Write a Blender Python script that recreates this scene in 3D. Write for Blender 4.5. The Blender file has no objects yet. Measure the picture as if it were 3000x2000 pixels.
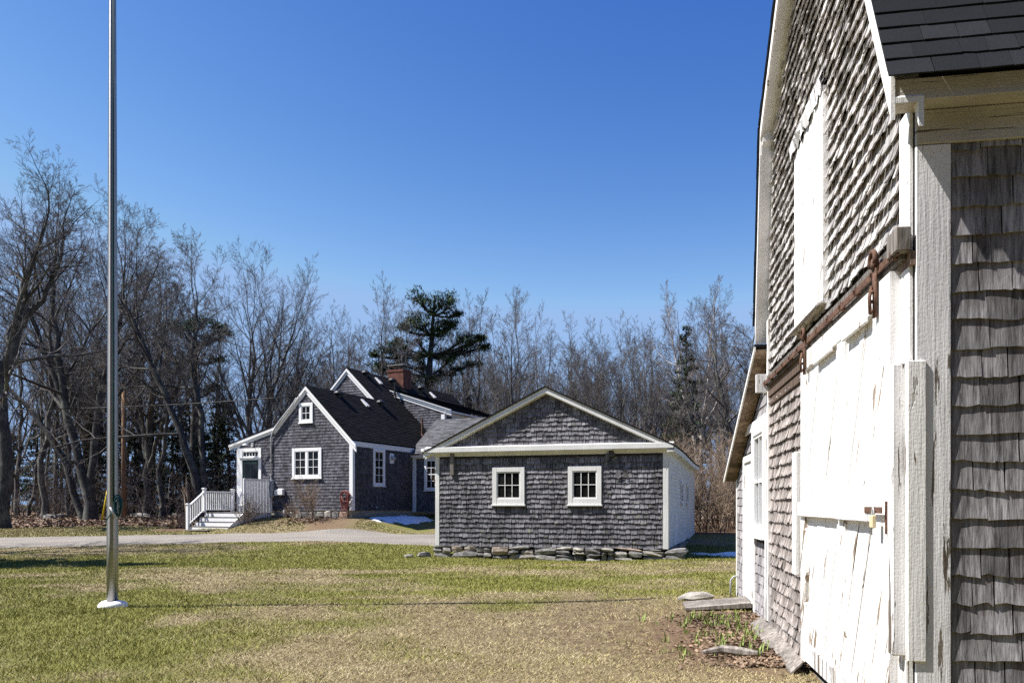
import bpy, math, random
import numpy as np
from mathutils import Matrix, Vector

# ------------------------------------------------------------------ camera, sky, sun
sc = bpy.context.scene
COL = sc.collection
random.seed(7)
RNG = np.random.default_rng(7)

cam_d = bpy.data.cameras.new('camera')
cam_d.lens = 28.0
cam_d.sensor_width = 36.0
cam_d.shift_y = 0.159
cam_d.clip_start = 0.05
cam_d.clip_end = 3000.0
cam = bpy.data.objects.new('camera', cam_d)
COL.objects.link(cam)
cam.location = (0, 0, 1.6)
cam.rotation_euler = (math.radians(90), 0, 0)
sc.camera = cam

EXPOSURE = 1.05
SUN_EL = math.radians(54)
SUN_AZ = math.radians(5)          # light travels towards +X, turned 5 degrees towards +Y
ldir = Vector((math.cos(SUN_AZ) * math.cos(SUN_EL), math.sin(SUN_AZ) * math.cos(SUN_EL), -math.sin(SUN_EL)))
w = bpy.data.worlds.new('World')
sc.world = w
w.use_nodes = True
wn = w.node_tree
sky = wn.nodes.new('ShaderNodeTexSky')
sky.sky_type = 'NISHITA'
sky.sun_disc = False
sky.sun_elevation = SUN_EL
sky.sun_rotation = math.radians(265)
sky.altitude = 0
sky.air_density = 1.0
sky.dust_density = 0.1
sky.ozone_density = 3.0
bg = wn.nodes['Background']
bg.inputs['Strength'].default_value = 0.1
# the film's response to a deep blue sky: one steady curve per channel over the whole dome
sep = wn.nodes.new('ShaderNodeSeparateColor')
com = wn.nodes.new('ShaderNodeCombineColor')
wn.links.new(sky.outputs['Color'], sep.inputs['Color'])
for ch, mid, tgt, pw in ((0, 1.296, 0.114, 2.6), (1, 2.22, 0.281, 1.9), (2, 3.97, 0.694, 1.0)):
    k1 = wn.nodes.new('ShaderNodeMath')
    k1.operation = 'DIVIDE'
    k1.inputs[1].default_value = mid
    k2 = wn.nodes.new('ShaderNodeMath')
    k2.operation = 'POWER'
    k2.inputs[1].default_value = pw
    k3 = wn.nodes.new('ShaderNodeMath')
    k3.operation = 'MULTIPLY'
    k3.inputs[1].default_value = tgt * 10 / 2 ** EXPOSURE
    k4 = wn.nodes.new('ShaderNodeMath')
    k4.operation = 'MINIMUM'
    k4.inputs[1].default_value = (0.33, 0.52, 0.86)[ch] * 10 / 2 ** EXPOSURE
    wn.links.new(sep.outputs[ch], k1.inputs[0])
    wn.links.new(k1.outputs[0], k2.inputs[0])
    wn.links.new(k2.outputs[0], k3.inputs[0])
    wn.links.new(k3.outputs[0], k4.inputs[0])
    wn.links.new(k4.outputs[0], com.inputs[ch])
wn.links.new(com.outputs['Color'], bg.inputs['Color'])

sun_d = bpy.data.lights.new('sun', 'SUN')
sun_d.energy = 5.0
sun_d.angle = math.radians(0.5)
sun_d.color = (1.0, 0.965, 0.92)
sun = bpy.data.objects.new('sun', sun_d)
COL.objects.link(sun)
sun.rotation_euler = ldir.to_track_quat('-Z', 'Y').to_euler()
sun.location = (-30, 0, 40)

sc.view_settings.view_transform = 'Standard'
sc.view_settings.look = 'None'
sc.view_settings.exposure = EXPOSURE
sc.view_settings.gamma = 1.0
sc.view_settings.use_curve_mapping = False
sc.cycles.max_bounces = 6
sc.cycles.use_denoising = False


# ------------------------------------------------------------------ node helpers and materials
class NT:
    def __init__(s, name):
        s.m = bpy.data.materials.new(name)
        s.m.use_nodes = True
        s.t = s.m.node_tree
        s.b = s.t.nodes['Principled BSDF']
        s.b.inputs['Specular IOR Level'].default_value = 0.3

    def n(s, typ, **kw):
        x = s.t.nodes.new(typ)
        for k, v in kw.items():
            if k in x.inputs.keys():
                x.inputs[k].default_value = v
            else:
                setattr(x, k, v)
        return x

    def l(s, a, b):
        s.t.links.new(a, b)

    def pos(s, scale=(1, 1, 1), obj=False):
        if obj:
            c = s.n('ShaderNodeTexCoord').outputs['Object']
        else:
            c = s.n('ShaderNodeNewGeometry').outputs['Position']
        m = s.n('ShaderNodeMapping')
        m.inputs['Scale'].default_value = scale
        s.l(c, m.inputs['Vector'])
        return m.outputs['Vector']

    def noise(s, vec, scale, detail=4, rough=0.55):
        x = s.n('ShaderNodeTexNoise')
        x.inputs['Scale'].default_value = scale
        x.inputs['Detail'].default_value = detail
        x.inputs['Roughness'].default_value = rough
        s.l(vec, x.inputs['Vector'])
        return x.outputs['Fac']

    def ramp(s, fac, stops):
        r = s.n('ShaderNodeValToRGB')
        e = r.color_ramp.elements
        while len(e) < len(stops):
            e.new(0.5)
        for i, (p, c) in enumerate(stops):
            e[i].position = p
            if not isinstance(c, (tuple, list)):
                c = (c, c, c)
            e[i].color = (*c, 1)
        s.l(fac, r.inputs['Fac'])
        return r.outputs['Color']

    def mix(s, fac, a, b, blend='MIX'):
        x = s.n('ShaderNodeMix', data_type='RGBA', blend_type=blend)
        for v, i in ((fac, 0), (a, 6), (b, 7)):
            if isinstance(v, (int, float)):
                x.inputs[i].default_value = v
            elif isinstance(v, tuple):
                x.inputs[i].default_value = (*v, 1)
            else:
                s.l(v, x.inputs[i])
        return x.outputs[2]

    def math(s, op, a, b=0.0):
        x = s.n('ShaderNodeMath', operation=op)
        for v, i in ((a, 0), (b, 1)):
            if isinstance(v, (int, float)):
                x.inputs[i].default_value = v
            else:
                s.l(v, x.inputs[i])
        return x.outputs[0]

    def attr(s, name):
        return s.n('ShaderNodeAttribute', attribute_name=name).outputs['Fac']

    def rnd(s):
        o = s.n('ShaderNodeObjectInfo').outputs['Random']
        return s.math('FRACT', s.math('ADD', o, s.attr('rnd')))

    def out(s, col=None, rough=None, bump=None, bstr=0.3, bdist=0.01):
        if col is not None:
            if isinstance(col, tuple):
                s.b.inputs['Base Color'].default_value = (*col, 1)
            else:
                s.l(col, s.b.inputs['Base Color'])
        if rough is not None:
            s.b.inputs['Roughness'].default_value = rough
        if bump is not None:
            x = s.n('ShaderNodeBump')
            x.inputs['Strength'].default_value = bstr
            x.inputs['Distance'].default_value = bdist
            s.l(bump, x.inputs['Height'])
            s.l(x.outputs['Normal'], s.b.inputs['Normal'])
        return s.m


def m_flat(name, col, rough=0.7, var=0.12, scale=3.0, bump=0.0, bscale=40):
    t = NT(name)
    v = t.pos()
    n = t.noise(v, scale)
    c = t.mix(1.0, col, t.ramp(n, [(0.3, 1 - var), (0.7, 1 + var)]), 'MULTIPLY')
    b = t.noise(v, bscale) if bump else None
    return t.out(c, rough, b, bump, 0.01)


def m_shingle(name, dark, light, brown, stain=0.5, brown_amt=0.6, lichen=0.0, gs=1.0):
    t = NT(name)
    g = t.noise(t.pos((55 * gs, 55 * gs, 3.0)), 1.0, 5, 0.7)
    r = t.rnd()
    base = t.mix(t.ramp(g, [(0.34, 0.0), (0.66, 1.0)]), dark, light)
    base = t.mix(1.0, base, t.ramp(r, [(0.0, 0.55), (0.5, 0.98), (1.0, 1.32)]), 'MULTIPLY')
    big = t.noise(t.pos((1.6, 1.6, 0.45)), 1.3, 5)
    base = t.mix(1.0, base, t.ramp(big, [(0.35, 1 - stain), (0.62, 1.08)]), 'MULTIPLY')
    streak = t.noise(t.pos((9, 9, 0.7)), 1.0, 3)
    al = t.attr('along')
    bf = t.math('MULTIPLY', t.math('POWER', t.math('SUBTRACT', 1.0, al), 1.7), t.ramp(streak, [(0.35, 0.0), (0.6, 1.0)]))
    bf = t.math('MULTIPLY', bf, brown_amt)
    base = t.mix(bf, base, brown)
    if lichen:
        li = t.noise(t.pos(), 5.0, 5)
        base = t.mix(t.math('MULTIPLY', t.ramp(li, [(0.62, 0.0), (0.7, 1.0)]), lichen), base, (0.30, 0.30, 0.19))
    return t.out(base, 0.9, g, 0.55, 0.012)


def m_paint(name, col, peel=0.5, wood=(0.30, 0.25, 0.19), grain=(45, 45, 2.2), dirt=0.12, turn=0.0, low=0.0):
    """turn: degrees the grain leans in the gable plane; low: extra wear towards the wet foot of the wall"""
    t = NT(name)

    def gp(k):
        v = t.pos()
        if turn:
            r_ = t.n('ShaderNodeVectorRotate', rotation_type='X_AXIS')
            r_.inputs['Angle'].default_value = math.radians(turn)
            t.l(v, r_.inputs['Vector'])
            v = r_.outputs['Vector']
        m = t.n('ShaderNodeMapping')
        m.inputs['Scale'].default_value = tuple(g_ * q for g_, q in zip(grain, k))
        t.l(v, m.inputs['Vector'])
        return m.outputs['Vector']
    g = t.noise(gp((1, 1, 1)), 1.0, 5, 0.7)
    g2 = t.noise(gp((.35, .35, .6)), 1.0, 6, 0.65)
    g3 = t.noise(gp((.16, .16, .9)), 1.0, 4, 0.6)
    fine = t.noise(t.pos(), 60, 3)
    d = t.noise(t.pos((1.2, 1.2, 0.8)), 1.5, 5)
    c = t.mix(1.0, col, t.ramp(d, [(0.3, 1 - dirt), (0.6, 1.0)]), 'MULTIPLY')
    if peel:
        sx = t.n('ShaderNodeSeparateXYZ')
        t.l(t.n('ShaderNodeNewGeometry').outputs['Position'], sx.inputs[0])
        wear = t.math('MULTIPLY', t.math('MAXIMUM', t.math('SUBTRACT', 1.5, sx.outputs['Z']), 0.0), 0.05 * low)
        pk = t.ramp(t.math('ADD', g2, wear), [(0.70 - 0.09 * peel, 0.0), (0.712 - 0.09 * peel, 1.0)])
        pl = t.ramp(t.math('ADD', g3, wear), [(0.735 - 0.07 * peel, 0.0), (0.745 - 0.07 * peel, 1.0)])
        sp = t.ramp(fine, [(0.70 - 0.02 * peel, 0.0), (0.73, 0.7)])
        wood_c = t.mix(1.0, wood, t.ramp(g, [(0.3, 0.35), (0.7, 1.3)]), 'MULTIPLY')
        c = t.mix(pk, c, wood_c)
        c = t.mix(t.math('MULTIPLY', pl, 0.8), c, t.mix(1.0, (0.42, 0.39, 0.35), t.ramp(g, [(0.3, 0.6), (0.7, 1.2)]), 'MULTIPLY'))
        c = t.mix(sp, c, wood_c)
        h = t.math('SUBTRACT', t.math('ADD', g, t.math('MULTIPLY', fine, 0.3)), t.math('MULTIPLY', t.math('MAXIMUM', pk, pl), 0.9))
    else:
        h = g
    return t.out(c, 0.62, h, 0.5 if peel else 0.12, 0.012)


def m_asphalt(name, c0, c1, gran=260, big=1.0):
    t = NT(name)
    t.b.inputs['Specular IOR Level'].default_value = 0.08
    n = t.noise(t.pos(), gran, 2, 0.8)
    r = t.rnd()
    c = t.mix(t.ramp(n, [(0.3, 0.0), (0.75, 1.0)]), c0, c1)
    c = t.mix(1.0, c, t.ramp(r, [(0.0, 0.7), (1.0, 1.35)]), 'MULTIPLY')
    b = t.noise(t.pos(), 0.8 * big, 3)
    c = t.mix(1.0, c, t.ramp(b, [(0.3, 0.8), (0.7, 1.15)]), 'MULTIPLY')
    return t.out(c, 0.85, n, 0.5, 0.004)


def m_glass():
    t = NT('window_glass')
    t.b.inputs['Specular IOR Level'].default_value = 0.22
    n = t.noise(t.pos(), 2.0, 3)
    return t.out(t.ramp(n, [(0.35, 0.006), (0.7, 0.02)]), 0.06, n, 0.03, 0.02)


def m_clear_glass():
    m = bpy.data.materials.new('clear_glass')
    m.use_nodes = True
    t = m.node_tree
    t.nodes.remove(t.nodes['Principled BSDF'])
    tr = t.nodes.new('ShaderNodeBsdfTransparent')
    tr.inputs['Color'].default_value = (0.9, 0.92, 0.92, 1)
    gl = t.nodes.new('ShaderNodeBsdfGlossy')
    gl.inputs['Roughness'].default_value = 0.03
    fr = t.nodes.new('ShaderNodeFresnel')
    fr.inputs['IOR'].default_value = 1.55
    mx = t.nodes.new('ShaderNodeMixShader')
    t.links.new(fr.outputs[0], mx.inputs[0])
    t.links.new(tr.outputs[0], mx.inputs[1])
    t.links.new(gl.outputs[0], mx.inputs[2])
    t.links.new(mx.outputs[0], t.nodes['Material Output'].inputs['Surface'])
    return m


def m_bark(name, a, b, sc_=6.0, moss=0.0):
    t = NT(name)
    n = t.noise(t.pos((sc_ * 3, sc_ * 3, sc_ * 0.7)), 1.0, 4, 0.65)
    c = t.mix(t.ramp(n, [(0.35, 0.0), (0.65, 1.0)]), a, b)
    if moss:
        k = t.noise(t.pos(), 1.6, 4)
        c = t.mix(t.math('MULTIPLY', t.ramp(k, [(0.5, 0.0), (0.62, 1.0)]), moss), c, (0.24, 0.25, 0.2))
    return t.out(c, 0.95, n, 0.7, 0.03)


def m_birch():
    t = NT('birch_bark')
    n = t.noise(t.pos((1, 1, 9)), 1.5, 4, 0.7)
    c = t.ramp(n, [(0.36, (0.06, 0.05, 0.045)), (0.44, (0.45, 0.42, 0.37)), (1.0, (0.62, 0.58, 0.52))])
    return t.out(c, 0.8)


def m_needles(name, a, b):
    t = NT(name)
    n = t.noise(t.pos(), 1.4, 3)
    r = t.rnd()
    c = t.mix(t.ramp(n, [(0.35, 0.0), (0.65, 1.0)]), a, b)
    c = t.mix(1.0, c, t.ramp(r, [(0.0, 0.55), (1.0, 1.5)]), 'MULTIPLY')
    return t.out(c, 0.75)


def m_blades():
    t = NT('grass_blades')
    r = t.attr('rnd')
    g = t.attr('green')
    gr = t.ramp(r, [(0.0, (0.10, 0.112, 0.02)), (0.5, (0.215, 0.215, 0.042)), (1.0, (0.34, 0.315, 0.085))])
    st = t.ramp(r, [(0.0, (0.13, 0.098, 0.042)), (0.5, (0.31, 0.25, 0.122)), (1.0, (0.56, 0.48, 0.29))])
    return t.out(t.mix(g, st, gr), 0.8)


def m_lawn():
    t = NT('lawn')
    g = t.attr('green')
    p = t.pos()
    n = t.noise(p, 26, 5, 0.7)
    n2 = t.noise(t.pos((3, 1.4, 1)), 1.7, 5, 0.6)
    f = t.math('ADD', g, t.math('MULTIPLY', t.math('SUBTRACT', n2, 0.5), 1.3))
    st = t.ramp(n, [(0.25, (0.07, 0.05, 0.026)), (0.5, (0.19, 0.15, 0.08)), (0.8, (0.33, 0.27, 0.15))])
    gr = t.ramp(n, [(0.25, (0.065, 0.068, 0.016)), (0.5, (0.155, 0.152, 0.036)), (0.8, (0.26, 0.24, 0.08))])
    c = t.mix(t.ramp(f, [(0.2, 0.0), (0.8, 1.0)]), st, gr)
    br = t.attr('bare')
    b2 = t.noise(p, 5, 4)
    bf = t.math('MULTIPLY', br, t.ramp(b2, [(0.35, 0.0), (0.55, 1.0)]))
    c = t.mix(bf, c, t.ramp(n, [(0.3, (0.05, 0.03, 0.017)), (0.7, (0.19, 0.13, 0.075))]))
    lt = t.attr('litter')
    lc = t.ramp(n, [(0.25, (0.035, 0.022, 0.014)), (0.5, (0.13, 0.078, 0.045)), (0.8, (0.26, 0.17, 0.11))])
    lf = t.math('MINIMUM', t.math('MULTIPLY', lt, t.math('ADD', 0.55, n2)), 1.0)
    c = t.mix(lf, c, lc)
    return t.out(c, 0.95, n, 0.9, 0.04)


def m_gravel():
    t = NT('gravel')
    p = t.pos()
    n = t.noise(p, 22, 4, 0.75)
    v = t.n('ShaderNodeTexVoronoi')
    v.inputs['Scale'].default_value = 16
    t.l(p, v.inputs['Vector'])
    big = t.noise(t.pos((1, 2.2, 1)), 0.5, 4)
    c = t.ramp(n, [(0.22, (0.08, 0.07, 0.06)), (0.45, (0.205, 0.184, 0.158)), (0.8, (0.34, 0.31, 0.268))])
    c = t.mix(1.0, c, t.ramp(big, [(0.3, 0.8), (0.6, 1.05)]), 'MULTIPLY')
    return t.out(c, 0.95, v.outputs['Distance'], 1.0, 0.03)


def m_stone(name, a, b, li=0.3):
    t = NT(name)
    p = t.pos((1, 1, 2.4))
    n = t.noise(p, 7, 6, 0.7)
    r = t.rnd()
    c = t.mix(t.ramp(n, [(0.3, 0.0), (0.7, 1.0)]), a, b)
    c = t.mix(1.0, c, t.ramp(r, [(0.0, (0.5, 0.5, 0.52)), (0.55, (1.0, 1.0, 0.97)), (0.92, (1.3, 1.25, 1.15)), (1.0, (1.3, 0.85, 0.6))]), 'MULTIPLY')
    k = t.noise(t.pos(), 9, 4)
    c = t.mix(t.math('MULTIPLY', t.ramp(k, [(0.58, 0.0), (0.66, 1.0)]), li), c, (0.34, 0.35, 0.24))
    return t.out(c, 0.95, n, 0.9, 0.03)


def m_metal_pole():
    t = NT('brushed_aluminium')
    n = t.noise(t.pos((2, 2, 160)), 1.0, 2)
    n2 = t.noise(t.pos(), 1.2, 4)
    t.b.inputs['Metallic'].default_value = 1.0
    t.b.inputs['Roughness'].default_value = 0.42
    t.b.inputs['Anisotropic'].default_value = 0.75
    t.b.inputs['Anisotropic Rotation'].default_value = 0.25
    c = t.mix(1.0, (0.37, 0.36, 0.35), t.ramp(n, [(0.35, 0.85), (0.65, 1.05)]), 'MULTIPLY')
    c = t.mix(1.0, c, t.ramp(n2, [(0.3, 0.88), (0.6, 1.0)]), 'MULTIPLY')
    return t.out(c, None, n, 0.12, 0.004)


M = dict(
    lawn=m_lawn(), blades=m_blades(), gravel=m_gravel(),
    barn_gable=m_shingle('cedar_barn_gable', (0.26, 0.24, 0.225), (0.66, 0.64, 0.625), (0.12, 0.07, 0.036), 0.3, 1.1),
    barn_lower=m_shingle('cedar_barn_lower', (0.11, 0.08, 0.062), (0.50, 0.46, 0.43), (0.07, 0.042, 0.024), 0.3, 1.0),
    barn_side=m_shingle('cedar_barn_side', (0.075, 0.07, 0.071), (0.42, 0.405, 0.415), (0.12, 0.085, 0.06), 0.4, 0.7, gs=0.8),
    garage_cedar=m_shingle('cedar_garage', (0.07, 0.066, 0.071), (0.315, 0.305, 0.328), (0.045, 0.036, 0.032), 0.42, 0.9, 0.5),
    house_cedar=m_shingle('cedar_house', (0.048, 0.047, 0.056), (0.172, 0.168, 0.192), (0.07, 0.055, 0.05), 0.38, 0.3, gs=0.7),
    house_cedar_dark=m_shingle('cedar_house_shaded_side', (0.045, 0.043, 0.045), (0.118, 0.113, 0.116), (0.08, 0.065, 0.055), 0.25, 0.3, gs=0.6),  # same cedar, with the shade of the sunless walls put into its colour
    shed_cedar=m_shingle('cedar_shed', (0.18, 0.168, 0.168), (0.36, 0.343, 0.35), (0.25, 0.18, 0.12), 0.15, 0.3),
    sheath=m_flat('dark_sheathing', (0.035, 0.03, 0.027), 0.9, 0.3),
    paint=m_paint('peeling_white_paint', (0.82, 0.80, 0.77), 0.85, (0.22, 0.16, 0.11), low=0.6),
    paint_worn=m_paint('weathered_white_paint', (0.76, 0.745, 0.74), 1.15, (0.17, 0.14, 0.11), (38, 38, 1.6), 0.25, 0.0, 0.6),
    paint_eave_shade=m_paint('worn_shade_eave_paint', (0.46, 0.43, 0.385), 0.8, (0.14, 0.11, 0.085), (2.2, 2.2, 45), 0.3),  # worn white paint, darkened so the colour carries the shade under the eave
    paint_door=m_paint('door_white_paint', (0.84, 0.825, 0.80), 0.92, (0.26, 0.20, 0.14), (30, 30, 1.6), 0.10, -26.0, 0.9),
    trim=m_paint('white_trim', (0.80, 0.80, 0.79), 0.0, dirt=0.06),
    trim_old=m_paint('old_white_trim', (0.76, 0.75, 0.72), 0.25, dirt=0.15),
    clap=m_paint('white_clapboard', (0.74, 0.72, 0.68), 0.2, dirt=0.2),
    asphalt=m_asphalt('black_asphalt_shingle', (0.008, 0.0085, 0.010), (0.036, 0.038, 0.043)),
    asphalt_house=m_asphalt('charcoal_roof_shingle', (0.005, 0.005, 0.0055), (0.020, 0.019, 0.0205), 30),
    asphalt_grey=m_asphalt('grey_roof_shingle', (0.06, 0.06, 0.065), (0.125, 0.123, 0.13), 30),
    glass=m_glass(), clear=m_clear_glass(),
    oldwood=m_shingle('old_grey_wood', (0.08, 0.067, 0.057), (0.30, 0.27, 0.24), (0.2, 0.15, 0.1), 0.3, 0.0, gs=0.5),
    brownwood=m_shingle('brown_wood', (0.10, 0.065, 0.045), (0.27, 0.19, 0.14), (0.1, 0.07, 0.05), 0.3, 0.0, gs=0.4),
    soffit=m_shingle('soffit_wood', (0.15, 0.105, 0.07), (0.34, 0.26, 0.19), (0.1, 0.07, 0.05), 0.3, 0.0, gs=0.2),
    rust=m_flat('rusty_iron', (0.105, 0.055, 0.035), 0.85, 0.5, 18, 0.5),
    brass=m_flat('brass', (0.62, 0.52, 0.33), 0.35, 0.1),
    steel=m_flat('galvanised_steel', (0.42, 0.43, 0.44), 0.4, 0.15),
    grey_box=m_flat('grey_enclosure', (0.30, 0.33, 0.36), 0.5, 0.1),
    black=m_flat('black_metal', (0.018, 0.018, 0.02), 0.45, 0.2),
    brick=m_flat('red_brick', (0.15, 0.06, 0.042), 0.9, 0.4, 5, 0.3),
    mortar=m_flat('mortar', (0.30, 0.27, 0.24), 0.95, 0.2),
    door_green=m_flat('dark_green_door', (0.012, 0.03, 0.027), 0.45, 0.15),
    stone=m_stone('field_stone', (0.10, 0.095, 0.09), (0.36, 0.345, 0.325), 0.15),
    concrete=m_stone('foundation_concrete', (0.16, 0.145, 0.11), (0.36, 0.34, 0.28), 0.5),
    snow=m_flat('snow', (0.85, 0.88, 0.92), 0.6, 0.06, 6, 0.5),
    teal=m_flat('teal_rope', (0.006, 0.055, 0.06), 0.7, 0.3, 30),
    hose=m_flat('red_hose', (0.20, 0.05, 0.04), 0.5, 0.25, 8),
    yellow=m_flat('yellow_plastic', (0.75, 0.55, 0.02), 0.5, 0.05),
    cloth=m_flat('white_curtain', (0.78, 0.78, 0.76), 0.9, 0.05),
    pole=m_metal_pole(),
    bark_grey=m_bark('grey_bark', (0.032, 0.03, 0.028), (0.14, 0.13, 0.118), 5, 0.4),
    bark=m_bark('bark', (0.022, 0.021, 0.021), (0.085, 0.08, 0.078), 5, 0.3),
    twig=m_bark('twig_bark', (0.05, 0.045, 0.043), (0.165, 0.15, 0.142), 3),
    twig_red=m_bark('reddish_twig_bark', (0.085, 0.066, 0.058), (0.22, 0.18, 0.158), 3),
    brush=m_bark('dry_brush_bark', (0.12, 0.085, 0.06), (0.33, 0.25, 0.18), 3),
    birch=m_birch(),
    pine=m_needles('pine_needles', (0.028, 0.05, 0.016), (0.08, 0.115, 0.035)),
    spruce=m_needles('spruce_needles', (0.016, 0.03, 0.012), (0.04, 0.062, 0.022)),
    utility=m_bark('treated_pole_wood', (0.20, 0.12, 0.07), (0.36, 0.23, 0.14), 4),
    shoot=m_flat('young_shoots', (0.20, 0.25, 0.065), 0.6, 0.3, 12),
    leaf=m_needles('dead_leaves', (0.085, 0.055, 0.036), (0.26, 0.18, 0.12)),
    wire=m_flat('black_cable', (0.012, 0.012, 0.013), 0.6, 0.1),
)


# ------------------------------------------------------------------ mesh helpers
def mesh_np(name, V, F, attrs=None, smooth=False):
    V = np.asarray(V, dtype=np.float32).reshape(-1, 3)
    F = np.asarray(F, dtype=np.int32)
    nf, k = F.shape
    me = bpy.data.meshes.new(name)
    me.vertices.add(len(V))
    me.vertices.foreach_set('co', V.ravel())
    me.loops.add(nf * k)
    me.loops.foreach_set('vertex_index', F.ravel())
    me.polygons.add(nf)
    me.polygons.foreach_set('loop_start', np.arange(0, nf * k, k, dtype=np.int32))
    me.polygons.foreach_set('use_smooth', np.full(nf, bool(smooth)))
    if attrs:
        for an, av in attrs.items():
            a = me.attributes.new(an, 'FLOAT', 'POINT')
            a.data.foreach_set('value', np.asarray(av, dtype=np.float32))
    me.update(calc_edges=True)
    return me


def link(name, me, mat=None, parent=None, **props):
    if mat is not None and len(me.materials) == 0:
        me.materials.append(mat)
    o = bpy.data.objects.new(name, me)
    COL.objects.link(o)
    if parent is not None:
        o.parent = parent
    for k, v in props.items():
        o[k] = v
    return o


def thing(name, label, cat, loc=(0, 0, 0), rz=0.0, group=None):
    o = bpy.data.objects.new(name, None)
    COL.objects.link(o)
    o.location = loc
    o.rotation_euler = (0, 0, rz)
    o.empty_display_size = 0.2
    o['label'] = label
    o['category'] = cat
    if group:
        o['group'] = group
    return o


class MB:
    """collects faces, built as ONE mesh object"""

    def __init__(s):
        s.v = []
        s.f = []

    def add(s, vs, fs):
        b = len(s.v)
        s.v += [tuple(p) for p in vs]
        s.f += [tuple(b + i for i in f) for f in fs]
        return s

    def hexa(s, p):           # 8 points: bottom loop then top loop
        return s.add(p, [(3, 2, 1, 0), (4, 5, 6, 7), (0, 1, 5, 4), (1, 2, 6, 5), (2, 3, 7, 6), (3, 0, 4, 7)])

    def box(s, x0, x1, y0, y1, z0, z1):
        return s.hexa([(x0, y0, z0), (x1, y0, z0), (x1, y1, z0), (x0, y1, z0), (x0, y0, z1), (x1, y0, z1), (x1, y1, z1), (x0, y1, z1)])

    def fbox(s, fr, a0, a1, o0, o1, z0, z1):     # box in a wall frame: along, outward, up
        P = fr.P
        return s.hexa([P(a0, o1, z0), P(a1, o1, z0), P(a1, o0, z0), P(a0, o0, z0), P(a0, o1, z1), P(a1, o1, z1), P(a1, o0, z1), P(a0, o0, z1)])

    def fslab(s, fr, poly, o0, o1):              # polygon (a,z) thickened outward from o0 to o1
        n = len(poly)
        vs = [fr.P(a, o0, z) for a, z in poly] + [fr.P(a, o1, z) for a, z in poly]
        fs = [tuple(range(n - 1, -1, -1)), tuple(range(n, 2 * n))]
        fs += [(i, (i + 1) % n, n + (i + 1) % n, n + i) for i in range(n)]
        return s.add(vs, fs)

    def fstrip(s, fr, p0, p1, hgt, o0, o1):      # raking board whose top edge runs p0 -> p1
        (a0, z0), (a1, z1) = p0, p1
        return s.fslab(fr, [(a0, z0 - hgt), (a1, z1 - hgt), (a1, z1), (a0, z0)], o0, o1)

    def tube(s, pts, r, n=8, cap=True):
        pts = [Vector(p) for p in pts]
        k = len(pts)
        rs = r if isinstance(r, (list, tuple)) else [r] * k
        b = len(s.v)
        ref = None
        for i, p in enumerate(pts):
            t = (pts[min(i + 1, k - 1)] - pts[max(i - 1, 0)]).normalized()
            if ref is None:
                ref = t.orthogonal()
            ref = (ref - t * ref.dot(t))
            ref = ref.normalized() if ref.length > 1e-6 else t.orthogonal()
            q = t.cross(ref)
            for j in range(n):
                an = 2 * math.pi * j / n
                s.v.append(tuple(p + (ref * math.cos(an) + q * math.sin(an)) * rs[i]))
        for i in range(k - 1):
            for j in range(n):
                s.f.append((b + i * n + j, b + i * n + (j + 1) % n, b + (i + 1) * n + (j + 1) % n, b + (i + 1) * n + j))
        if cap:
            s.f.append(tuple(b + j for j in range(n - 1, -1, -1)))
            s.f.append(tuple(b + (k - 1) * n + j for j in range(n)))
        return s

    def lathe(s, c, prof, n=16):
        b = len(s.v)
        k = len(prof)
        for r, z in prof:
            for j in range(n):
                an = 2 * math.pi * j / n
                s.v.append((c[0] + r * math.cos(an), c[1] + r * math.sin(an), c[2] + z))
        for i in range(k - 1):
            for j in range(n):
                s.f.append((b + i * n + j, b + i * n + (j + 1) % n, b + (i + 1) * n + (j + 1) % n, b + (i + 1) * n + j))
        s.f.append(tuple(b + j for j in range(n - 1, -1, -1)))
        s.f.append(tuple(b + (k - 1) * n + j for j in range(n)))
        return s

    def build(s, name, mat, parent=None, smooth=False, bevel=0.0, **props):
        me = bpy.data.meshes.new(name)
        me.from_pydata(s.v, [], s.f)
        if smooth:
            me.polygons.foreach_set('use_smooth', [True] * len(me.polygons))
        me.update()
        o = link(name, me, mat, parent, **props)
        if bevel:
            bm = o.modifiers.new('bevel', 'BEVEL')
            bm.width = bevel
            bm.segments = 1
            bm.limit_method = 'ANGLE'
        return o


class Frame:
    """a wall: origin, direction along (left to right seen from outside); outward is to the right of that turned back"""

    def __init__(s, ox, oy, deg):
        s.o = (ox, oy)
        s.c = math.cos(math.radians(deg))
        s.s = math.sin(math.radians(deg))

    def P(s, a, out, z):
        return (s.o[0] + a * s.c + out * s.s, s.o[1] + a * s.s - out * s.c, z)

    def axes(s):     # along, up, outward
        return np.array([s.c, s.s, 0.0]), np.array([0, 0, 1.0]), np.array([s.s, -s.c, 0.0])


def hash2(ix, iy, seed):
    h = np.sin(ix * 127.1 + iy * 311.7 + seed * 74.7) * 43758.5453
    return h - np.floor(h)


def vnoise(x, y, seed=0):
    x = np.asarray(x, float)
    y = np.asarray(y, float)
    ix = np.floor(x)
    iy = np.floor(y)
    fx = x - ix
    fy = y - iy
    fx = fx * fx * (3 - 2 * fx)
    fy = fy * fy * (3 - 2 * fy)
    a = hash2(ix, iy, seed)
    b = hash2(ix + 1, iy, seed)
    c = hash2(ix, iy + 1, seed)
    d = hash2(ix + 1, iy + 1, seed)
    return (a * (1 - fx) + b * fx) * (1 - fy) + (c * (1 - fx) + d * fx) * fy


def fbm(x, y, seed=0, o=4):
    t = 0
    amp = 0.5
    for i in range(o):
        t = t + amp * vnoise(x * 2 ** i, y * 2 ** i, seed + i * 13)
        amp *= 0.5
    return t / (1 - 0.5 ** o)


def sstep(a, b, x):
    t = np.clip((np.asarray(x, float) - a) / (b - a), 0, 1)
    return t * t * (3 - 2 * t)


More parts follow.
